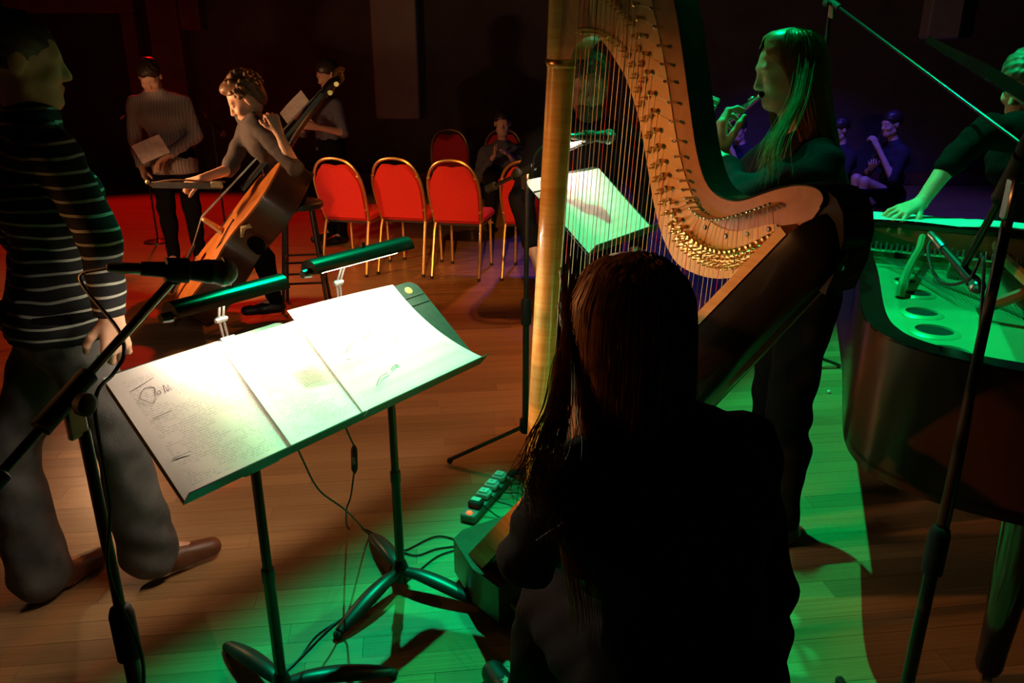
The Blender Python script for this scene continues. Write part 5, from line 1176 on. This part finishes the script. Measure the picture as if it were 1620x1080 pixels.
hs_ = spline([np.array([t * kk, w_ * kk, 0]) for t, w_ in half], 3); ring = [(p[0], p[1]) for p in hs_] + [(p[0], -p[1]) for p in hs_[::-1]]
dp = 0.20 * kk
MB().prism([bq(t, w_, -0.012) for t, w_ in ring], -bn * (dp - 0.024)).build('ribs', M_bassd, bass, smooth=30)
def plate_(n0, sgn, m, nm):
    b_ = MB(); c0 = 0.72 * kk; rows = [(1.02, 0.0), (1.02, 0.012), (0.85, 0.022), (0.6, 0.032), (0.3, 0.038), (0.02, 0.04)]
    vs = [bq(c0 + (t - c0) * s_, w_ * s_, n0 + sgn * z_) for s_, z_ in rows for t, w_ in ring]; n_ = len(ring)
    b_.add(vs, [(i * n_ + k, i * n_ + (k + 1) % n_, (i + 1) * n_ + (k + 1) % n_, (i + 1) * n_ + k) for i in range(len(rows) - 1) for k in range(n_)] + [tuple(range(n_))]); return b_.build(nm, m, bass, smooth=50)
top_p = plate_(-0.012, 1, M_bassw, 'front'); plate_(-dp + 0.012, -1, M_bassd, 'back')
for sgn in (-1, 1):
    P = [bq((0.60 + 0.22 * t) * kk, sgn * (0.16 - 0.055 * t + 0.016 * math.sin(t * 6.28)) * kk, 0.016 + 0.012 * t) for t in np.linspace(0, 1, 12)]
    MB().tube(P, [0.011] + [0.006] * 10 + [0.010], 6, flat=(bn, 0.5)).build('sound_hole', mat('hole_shade', (0.004, 0.003, 0.002), 0.9), top_p)  # dark strip laid on the front, painting the shade inside the hole
M_ebony = mat('ebony', (0.03, 0.028, 0.026), 0.35)
MB().strip([bq(0.98 * kk, -0.042, 0.085), bq(1.70 * kk, -0.022, 0.045)], [bq(0.98 * kk, 0.042, 0.085), bq(1.70 * kk, 0.022, 0.045)], -bn * 0.022).build('fingerboard', M_ebony, bass)
MB().tube([bq(1.24 * kk, 0, 0.005), bq(1.45 * kk, 0, 0.02), bq(1.70 * kk, 0, 0.02)], [0.035, 0.026, 0.022], 12).build('neck', M_bassd, bass)
MB().tube(spline([bq(1.70 * kk, 0, 0.022), bq(1.78 * kk, 0, 0.018), bq(1.83 * kk, 0, -0.005)], 4), [0.03] * 8 + [0.024], 10).build('pegbox', M_bassd, bass)
b_ = MB(); P = [bq(1.84 * kk, 0, 0.005) + (bu * math.cos(a) + bn * math.sin(a)) * (0.044 - 0.0052 * a) for a in np.linspace(0, 7.5, 36)]
b_.tube(P, [0.017 - 0.00018 * i for i in range(36)], 8); b_.build('scroll', M_bassw, bass)
for i, (t, s_) in enumerate(((1.73, 1), (1.76, -1), (1.79, 1), (1.82, -1))): MB().tube([bq(t * kk, s_ * 0.02, 0.01), bq(t * kk, s_ * 0.085, 0.01), bq(t * kk, s_ * 0.10, 0.01)], [0.006, 0.008, 0.016], 8).build('tuning_key', M_gold, bass)
MB().prism([bq(0.70 * kk, w_, z_) for w_, z_ in ((-0.085, 0.03), (-0.06, 0.09), (-0.04, 0.155), (0, 0.17), (0.04, 0.155), (0.06, 0.09), (0.085, 0.03), (0.03, 0.055), (-0.03, 0.055))], bu * 0.016).build('bridge', mat('bridge_maple', (0.55, 0.36, 0.17), 0.5), bass)
MB().strip([bq(0.24 * kk, -0.03, 0.06), bq(0.55 * kk, -0.045, 0.115)], [bq(0.24 * kk, 0.03, 0.06), bq(0.55 * kk, 0.045, 0.115)], -bn * 0.014).build('tailpiece', M_ebony, bass)
for w_ in (-0.03, -0.01, 0.01, 0.03): MB().tube([bq(0.55 * kk, w_, 0.115), bq(0.71 * kk, w_ * 1.1, 0.17), bq(1.70 * kk, w_ * 0.55, 0.052), bq(1.78 * kk, w_ * 0.4, 0.03)], 0.0018, 5).build('string', M_steel, bass)
MB().tube([bq(0, 0, -0.09), bq(0.20 * kk, 0, -0.09)], [0.006, 0.007], 8).build('endpin', M_chrome, bass)
w0_, w1_ = at_y(233, 288, 4.70), at_y(356, 290, 4.74); bw2 = thing('bass_bow', 'bow held level in the bass player\'s right hand', 'bow', w0_); ax = nrm(w1_ - w0_)
MB().tube(spline([w0_ - Z3 * 0.012, w0_ + ax * 0.15 + Z3 * 0.014, w1_ - ax * 0.1 + Z3 * 0.010, w1_ + Z3 * 0.008], 4), 0.006, 8).build('stick', mat('bow_wood', (0.16, 0.08, 0.05), 0.4), bw2)
MB().frame_box((w0_ + w1_) / 2 - Z3 * 0.016, ax, np.cross(ax, Z3), Z3, np.linalg.norm(w1_ - w0_) * 0.9, 0.012, 0.036).build('hair_ribbon', mat('horsehair', (0.16, 0.15, 0.14), 0.7), bw2)
MB().frame_box(w1_ - ax * 0.05 - Z3 * 0.008, ax, np.cross(ax, Z3), Z3, 0.07, 0.016, 0.04, 0.005).build('frog', mat('frog_bone', (0.72, 0.62, 0.35), 0.5), bw2); MB().ball(w0_, 0.012, 8, 6).build('tip', mat('frog_bone', (0.72, 0.62, 0.35), 0.5), bw2)
cl_ = at_y(405, 352, 4.72); ct2 = tag(MB().ball(cl_, 0.042, 12, 8, sc=(1.1, 0.35, 0.75)).tube([cl_ + V3(-0.03, 0, -0.01), cl_ + V3(-0.085, 0, -0.03), cl_ + V3(-0.10, 0, -0.09)], [0.026, 0.02, 0.008], 8).build('cloth_rag', mat('cream_cloth', (0.72, 0.60, 0.32), 0.9, bump=0.3), None, origin=cl_), 'crumpled cream cloth tucked behind the double bass', 'cloth')

# man in the striped jumper
def stripe_mat():
    m, nt, b = node_mat('striped_wool'); b.inputs['Roughness'].default_value = 0.9; b.inputs['Specular IOR Level'].default_value = 0.15
    tc = nt.nodes.new('ShaderNodeTexCoord'); sp = nt.nodes.new('ShaderNodeSeparateXYZ'); nt.links.new(tc.outputs['Object'], sp.inputs[0])
    nz = nt.nodes.new('ShaderNodeTexNoise'); nz.inputs['Scale'].default_value = 5; nt.links.new(tc.outputs['Object'], nz.inputs['Vector'])
    ma = nt.nodes.new('ShaderNodeMath'); ma.operation = 'MULTIPLY_ADD'; ma.inputs[1].default_value = 0.03; nt.links.new(nz.outputs['Fac'], ma.inputs[0]); nt.links.new(sp.outputs['Z'], ma.inputs[2])
    m2 = nt.nodes.new('ShaderNodeMath'); m2.operation = 'MULTIPLY'; m2.inputs[1].default_value = 1 / 0.034; nt.links.new(ma.outputs[0], m2.inputs[0])
    fr = nt.nodes.new('ShaderNodeMath'); fr.operation = 'FRACT'; nt.links.new(m2.outputs[0], fr.inputs[0])
    lt = nt.nodes.new('ShaderNodeMath'); lt.operation = 'LESS_THAN'; lt.inputs[1].default_value = 0.20; nt.links.new(fr.outputs[0], lt.inputs[0])
    mx = nt.nodes.new('ShaderNodeMix'); mx.data_type = 'RGBA'; nt.links.new(lt.outputs[0], mx.inputs[0]); mx.inputs['A'].default_value = (0.012, 0.012, 0.013, 1); mx.inputs['B'].default_value = (0.34, 0.36, 0.32, 1)
    nt.links.new(mx.outputs['Result'], b.inputs['Base Color']); return m
M_jeans = mat('faded_denim', (0.095, 0.09, 0.092), 0.85, var=0.45, scale=7, bump=0.2, bscale=260)
M_brown = mat('brown_leather', (0.13, 0.045, 0.02), 0.4)
tf = nrm((0.80, 0.60, 0))
J = dict(pelvis=(-1.29, 2.12, 0.93), chest=(-1.275, 2.13, 1.25), neck=(-1.27, 2.14, 1.46), shR=(-1.135, 1.965, 1.385), shL=(-1.42, 2.27, 1.385),
         elR=at_y(156, 372, 1.93), wrR=at_y(176, 500, 1.93), elL=(-1.52, 2.36, 1.10), wrL=(-1.46, 2.48, 0.88),
         knR=at_y(186, 690, 2.07), anR=at_z(236, 872, 0.10), knL=at_y(18, 720, 2.10), anL=at_z(62, 905, 0.09))
sm_, A = person('man in a thin-striped black jumper and flared jeans at the left edge', J, tf, (-1.275, 2.15, 1.605), (0.85, 0.5, -0.1), top=stripe_mat(), legs=M_jeans, shoe=M_brown, hh=0.006, flare=0.042, h=0.012, wr=0.0025, untuck=0.02, girth=1.12, toes=dict(R=(0.80, 0.55, 0.0), L=(0.5, 0.8, 0)),
       hands=dict(R=dict(curl=(0.6, 0.7, 0.5), back=(0.6, -0.8, 0.1))))
F = Field(np.array((-1.275, 2.15, 1.605)) - 0.16, np.array((-1.275, 2.15, 1.605)) + 0.17, 0.008)
F.ell((-1.275 - 0.85 * 0.02, 2.15 - 0.5 * 0.02, 1.65), (0.085, 0.102, 0.085), A, 0.01).ell(V3(-1.275, 2.15, 1.605) + V3(0, 0.115, -0.02) @ A, (0.1, 0.06, 0.085), A, 0.01, True); F.wrinkle(0.0025, 120)
mesh_obj('hair', [F.mesh()], M_hairdark, sm_, V3(*sm_.location))
J_ = J; bl = MB(); pz = V3(*J['pelvis']); rr_ = nrm(np.cross(tf, Z3))
bl.tube([pz + rr_ * 0.178 * math.cos(a) + tf * 0.135 * math.sin(a) + Z3 * 0.025 for a in np.linspace(0, 2 * math.pi, 33)], 0.019, 8, cap=False, flat=((0, 0, 1), 1.0)).build('belt', M_cloth_black, sm_)
# ------------------------------------------------------------------ people further back
def short_hair(ob, hc, A, m, hh=0.010, k=1.0, seed=0.0):
    hc = np.array(hc, float); F = Field(hc - 0.17 * k, hc + 0.18 * k, hh)
    F.ell(hc + V3(0, -0.02, 0.05) @ A * k, (0.086 * k, 0.104 * k, 0.084 * k), A, 0.01).ell(hc + V3(0, 0.118, -0.015) @ A * k, (0.1 * k, 0.06 * k, 0.085 * k), A, 0.01, True).ell(hc + V3(0, 0.02, -0.12) @ A * k, (0.12, 0.13, 0.1), A, 0.01, True)
    F.wrinkle(0.003, 110, seed); return mesh_obj('hair', [F.mesh()], m, ob, V3(*ob.location))
# man in a pale shirt behind the bass
m_, nt, b = node_mat('pale_striped_shirt'); b.inputs['Roughness'].default_value = 0.85
tc = nt.nodes.new('ShaderNodeTexCoord'); wv = nt.nodes.new('ShaderNodeTexWave'); wv.inputs['Scale'].default_value = 14; wv.inputs['Distortion'].default_value = 0.6
nt.links.new(tc.outputs['Object'], wv.inputs['Vector']); rp = nt.nodes.new('ShaderNodeValToRGB'); rp.color_ramp.elements[0].color = (0.24, 0.21, 0.22, 1); rp.color_ramp.elements[1].color = (0.40, 0.36, 0.37, 1)
nt.links.new(wv.outputs['Fac'], rp.inputs['Fac']); nt.links.new(rp.outputs['Color'], b.inputs['Base Color']); M_pale = m_
Y = 6.35; cx = at_y(262, 200, Y)[0]
hc = V3(at_y(243, 125, Y)[0], Y - 0.06, at_y(243, 125, Y)[2] + 0.02)
f_ = (0.1, -1, 0)
J = dict(pelvis=(cx + 0.02, Y, 0.90), chest=(cx, Y, 1.20), neck=(cx - 0.04, Y - 0.02, 1.38), shR=(cx - 0.22, Y, 1.30), shL=(cx + 0.17, Y, 1.30), elR=(cx - 0.27, Y + 0.02, 1.03), wrR=(cx - 0.20, Y - 0.08, 0.82),
         elL=(cx + 0.24, Y - 0.03, 1.06), wrL=(cx + 0.08, Y - 0.22, 0.93), **legs_std(cx + 0.02, Y, f_))
o, A = person('man in a pale striped shirt standing in the dark behind the double bass', J, f_, hc, (0.15, -0.8, -0.6), top=M_pale, h=0.016, hh=0.008, untuck=0.10, girth=1.05, hands=dict(L=dict(res=0.007), R=dict(res=0.007)))
short_hair(o, hc, A, M_hairdark)
pg = V3(cx + 0.02, Y - 0.27, 0.93); sheet('paper_sheet', pg - V3(0.12, 0, 0.06), nrm((0.9, 0, 0.35)), nrm((-0.35, -0.2, 0.9)), nrm((0.1, -1, 0.1)), 0.24, 0.15, lambda u, v: 0.01 * math.sin(3 * u), mat('dim_paper', (0.7, 0.66, 0.64), 0.8), 'folded paper in the hand of the man in the pale shirt', 'paper')
# figure with papers at the right of the bass scroll
Y = 7.3; cx = at_y(520, 215, Y)[0]; f_ = (-0.7, -0.6, 0)
hc = V3(cx + 0.03, Y, 1.50)
J = dict(pelvis=(cx, Y, 0.88), chest=(cx, Y, 1.16), neck=(cx, Y, 1.33), elR=(cx - 0.20, Y - 0.15, 1.02), wrR=(cx - 0.18, Y - 0.32, 1.16), elL=(cx + 0.18, Y - 0.2, 1.02), wrL=(cx - 0.02, Y - 0.36, 1.08), **legs_std(cx, Y, f_))
o, A = person('dim figure holding a sheet of paper, right of the bass scroll', J, f_, hc, (-0.7, -0.6, -0.35), top=mat('slate_cloth', (0.10, 0.10, 0.13), 0.85), h=0.018, hh=0.009, sleeve='short', hands=dict(L=dict(res=0.008), R=dict(res=0.008))); short_hair(o, hc, A, M_hairdark, 0.012)
sheet('paper_sheet', V3(cx - 0.24, Y - 0.42, 1.10), nrm((0.7, -0.1, 0.65)), nrm((-0.5, 0.1, 0.7)), nrm((-0.3, -0.9, 0.2)), 0.28, 0.12, lambda u, v: 0.006 * math.sin(4 * u), mat('dim_paper', (0.7, 0.66, 0.64), 0.8), 'tilted sheet of paper held right of the bass scroll', 'paper')
# bearded man behind the strings
hc = at_d(931, 132, 3.15); f_ = (0.15, -1, 0); cx, Y = hc[0], hc[1] + 0.04
J = dict(pelvis=(cx, Y + 0.02, 0.92), chest=(cx, Y, 1.20), neck=(cx, Y, 1.375), elR=(cx - 0.27, Y, 1.05), wrR=(cx - 0.22, Y - 0.10, 0.85), elL=(cx + 0.27, Y, 1.05), wrL=(cx + 0.22, Y - 0.1, 0.85), **legs_std(cx, Y, f_))
o, A = person('bearded man in dark clothes glimpsed through the harp strings', J, f_, hc, (0.1, -1, -0.15), h=0.016, hh=0.006, hands=dict(L=dict(res=0.008), R=dict(res=0.008))); short_hair(o, hc, A, mat('grey_brown_hair', (0.12, 0.09, 0.07), 0.6), 0.008)
F = Field(hc - 0.17, hc + 0.1, 0.007); F.ell(hc + V3(0, 0.045, -0.095) @ A, (0.058, 0.052, 0.05), A, 0.01).ell(hc + V3(0, 0.11, -0.066) @ A, (0.018, 0.03, 0.008), A, 0.005, True); F.wrinkle(0.002, 160); mesh_obj('beard', [F.mesh()], mat('grey_brown_hair', (0.12, 0.09, 0.07), 0.6), o, V3(*o.location))
# pianist leaning over the shelf
hc = at_d(1622, 132, 3.10); f_ = -PK * 0.35 + PA * 0.9
nk_ = hc + V3(0.10, 0.06, -0.17)
J = dict(pelvis=(2.32, 3.42, 0.93), chest=(2.20, 3.28, 1.20), neck=nk_, shR=at_d(1560, 205, 3.02), shL=(2.40, 3.12, 1.30), elR=at_d(1500, 262, 3.02), wrR=at_d(1456, 322, 3.03), elL=(2.50, 2.98, 1.10), wrL=(2.30, 2.86, 1.07),
         **legs_std(2.34, 3.45, f_))
o, A = person('pianist in a dark short-sleeved shirt leaning on the far edge of the piano', J, f_, hc, nrm(f_ + V3(-0.5, -0.2, -0.75)), h=0.014, hh=0.005, sleeve='short',
              hands=dict(R=dict(dir=nrm(at_d(1415, 338, 3.0) - at_d(1456, 322, 3.03)), back=(0.1, -0.25, 0.95), thumb=-1, curl=((0.35, 0.5, 0.4), (0.25, 0.5, 0.4), (0.3, 0.5, 0.4), (0.4, 0.5, 0.4)), spread=0.5, res=0.004), L=dict(res=0.006)))
short_hair(o, hc, A, mat('pianist_hair', (0.10, 0.08, 0.05), 0.5), 0.006)
# players in blue light at the back right
M_bluetop = mat('dark_vest', (0.02, 0.018, 0.025), 0.9)
def blue_player(px, py, Y, label, fdir=(-1, -0.25, 0), seated=True, inst=True):
    hc = at_y(px, py, Y); cx = hc[0] + 0.06; z0 = hc[2]; f_ = nrm(fdir)
    n = V3(cx, Y, z0 - 0.19); pel = V3(cx + 0.06, Y + 0.02, z0 - 0.72)
    J = dict(neck=n, chest=n - Z3 * 0.17 + V3(0.02, 0, 0), pelvis=pel, elR=n + f_ * 0.10 + V3(-0.05, 0.20, -0.32), elL=n + f_ * 0.08 + V3(0.02, -0.20, -0.34), wrL=hc + f_ * 0.14 + V3(0, -0.03, -0.22), wrR=hc + f_ * 0.17 + V3(0, -0.02, -0.44))
    if seated and pel[2] < 0.75:
        kz = max(0.45, pel[2] - 0.02); J.update(knR=pel + f_ * 0.40 + V3(0, 0.1, 0) - Z3 * (pel[2] - kz), knL=pel + f_ * 0.40 - V3(0, 0.1, 0) - Z3 * (pel[2] - kz)); J.update(anR=J['knR'] * V3(1, 1, 0) + Z3 * 0.09, anL=J['knL'] * V3(1, 1, 0) + Z3 * 0.09)
    else: J.update(legs_std(pel[0], pel[1], f_, kz=pel[2] * 0.54))
    o, A = person(label, J, f_, hc, nrm(f_ - Z3 * 0.15), female=True, top=M_bluetop, sleeve='none', h=0.018, hh=0.008, hands=dict(L=dict(res=0.007, curl=(0.7, 0.8, 0.6)), R=dict(res=0.007, curl=(0.7, 0.8, 0.6))), group='players in blue light')
    short_hair(o, hc, A, M_hairdark, 0.011, 1.03)
    if inst:
        a = hc + f_ * 0.105 - Z3 * 0.07; b_ = hc + f_ * 0.20 - Z3 * 0.62; t = thing('clarinet', 'dark clarinet held by ' + inst, 'clarinet', a, 'clarinets in blue light'); ax = nrm(b_ - a); L = np.linalg.norm(b_ - a)
        MB().lathe(a, ax, [(0, 0.004), (0.02, 0.007), (0.07, 0.011), (L - 0.12, 0.012), (L - 0.06, 0.018), (L, 0.034)], 12).build('tube', M_ebony, t)
        for k in range(6): MB().lathe(a + ax * (0.14 + 0.05 * k) - V3(0, 0.012, 0), (0, -1, 0), [(0, 0.006), (0.004, 0.006)], 8).build('key', M_chrome, t)
    if seated and pel[2] < 0.75:
        s_ = thing('stool', 'dark stool under ' + (inst or label[:40]), 'stool', (pel[0], pel[1], 0), 'stools in blue light'); hz = pel[2] - 0.12
        MB().lathe((pel[0], pel[1], hz - 0.04), Z3, [(0, 0.15), (0.005, 0.16), (0.035, 0.16), (0.04, 0.15)], 18).build('seat', M_black, s_)
        for a in (45, 135, 225, 315): d = V3(math.cos(R_(a)), math.sin(R_(a)), 0); MB().tube([V3(pel[0], pel[1], hz - 0.04) + d * 0.12, V3(pel[0], pel[1], 0) + d * 0.16], 0.011, 6).build('leg', M_black, s_)
blue_player(1410, 196, 8.3, 'woman in a sleeveless dark top lit blue, playing between flutist and pianist', inst='the blue-lit woman in the sleeveless top')
blue_player(1328, 205, 8.9, 'blue-lit player half hidden by the flute player\'s hair', inst='the player half hidden by auburn hair')
blue_player(1168, 205, 9.0, 'blue-lit player seen in front of the flute player, beyond her arm', fdir=(-0.6, -0.8, 0), inst='the player beyond the flutist\'s arm')
# seated listener behind the row of chairs
hc = at_y(795, 195, 8.2); cx, Y = hc[0], 8.2; f_ = (0.1, -1, 0); n = V3(cx, Y, hc[2] - 0.2); pel = V3(cx, Y + 0.05, 0.58)
J = dict(neck=n, chest=n - Z3 * 0.18, pelvis=pel, elL=n + V3(0.26, -0.05, -0.35), elR=n + V3(-0.26, -0.05, -0.35), wrL=pel + V3(0.1, -0.3, 0.12), wrR=pel + V3(-0.1, -0.3, 0.12), knL=pel + V3(0.12, -0.42, -0.04), knR=pel + V3(-0.12, -0.42, -0.04), anL=V3(cx + 0.12, Y - 0.38, 0.09), anR=V3(cx - 0.12, Y - 0.38, 0.09))
o, A = person('dim seated listener beyond the red chairs, left of the harp pillar', J, f_, hc, (0, -1, -0.1), h=0.02, hh=0.009, top=mat('slate_cloth', (0.10, 0.10, 0.13), 0.85), hands=dict(L=dict(res=0.009), R=dict(res=0.009))); short_hair(o, hc, A, M_hairdark, 0.012)
o = copy_tree(chair0); o.location = (cx, Y + 0.06, 0); o.rotation_euler = (0, 0, R_(180)); o['label'] = 'dim chair under the seated listener beyond the red row'; o['group'] = 'chairs in the dark hall'
# red-lit microphones on a far stand, left
for (a, b_, lab) in (((196, 182), (210, 168), 'red-lit microphone left of the pale shirt'), ((328, 185), (356, 215), 'red-lit microphone between the pale shirt and the bass player')):
    p0, p1 = at_y(*a, 7.2), at_y(*b_, 7.2); microphone(p0, p1, lab, 'far red-lit microphones', k=1.0)
    q = at_y(*b_, 7.25) if a[0] < 250 else at_y(*a, 7.25); ft0 = V3(q[0] + 0.03, 7.27, 0); tt = thing('microphone_stand', 'thin dark stand carrying the ' + lab, 'microphone stand', ft0, 'far microphone stands')
    MB().tube([ft0 + Z3 * 0.03, V3(ft0[0], ft0[1], q[2] - 0.04), q], 0.009, 8).build('pole', M_black, tt)
    MB().lathe(ft0, Z3, [(0, 0.13), (0.012, 0.125), (0.02, 0.05), (0.035, 0.012)], 20).build('base', M_black, tt)
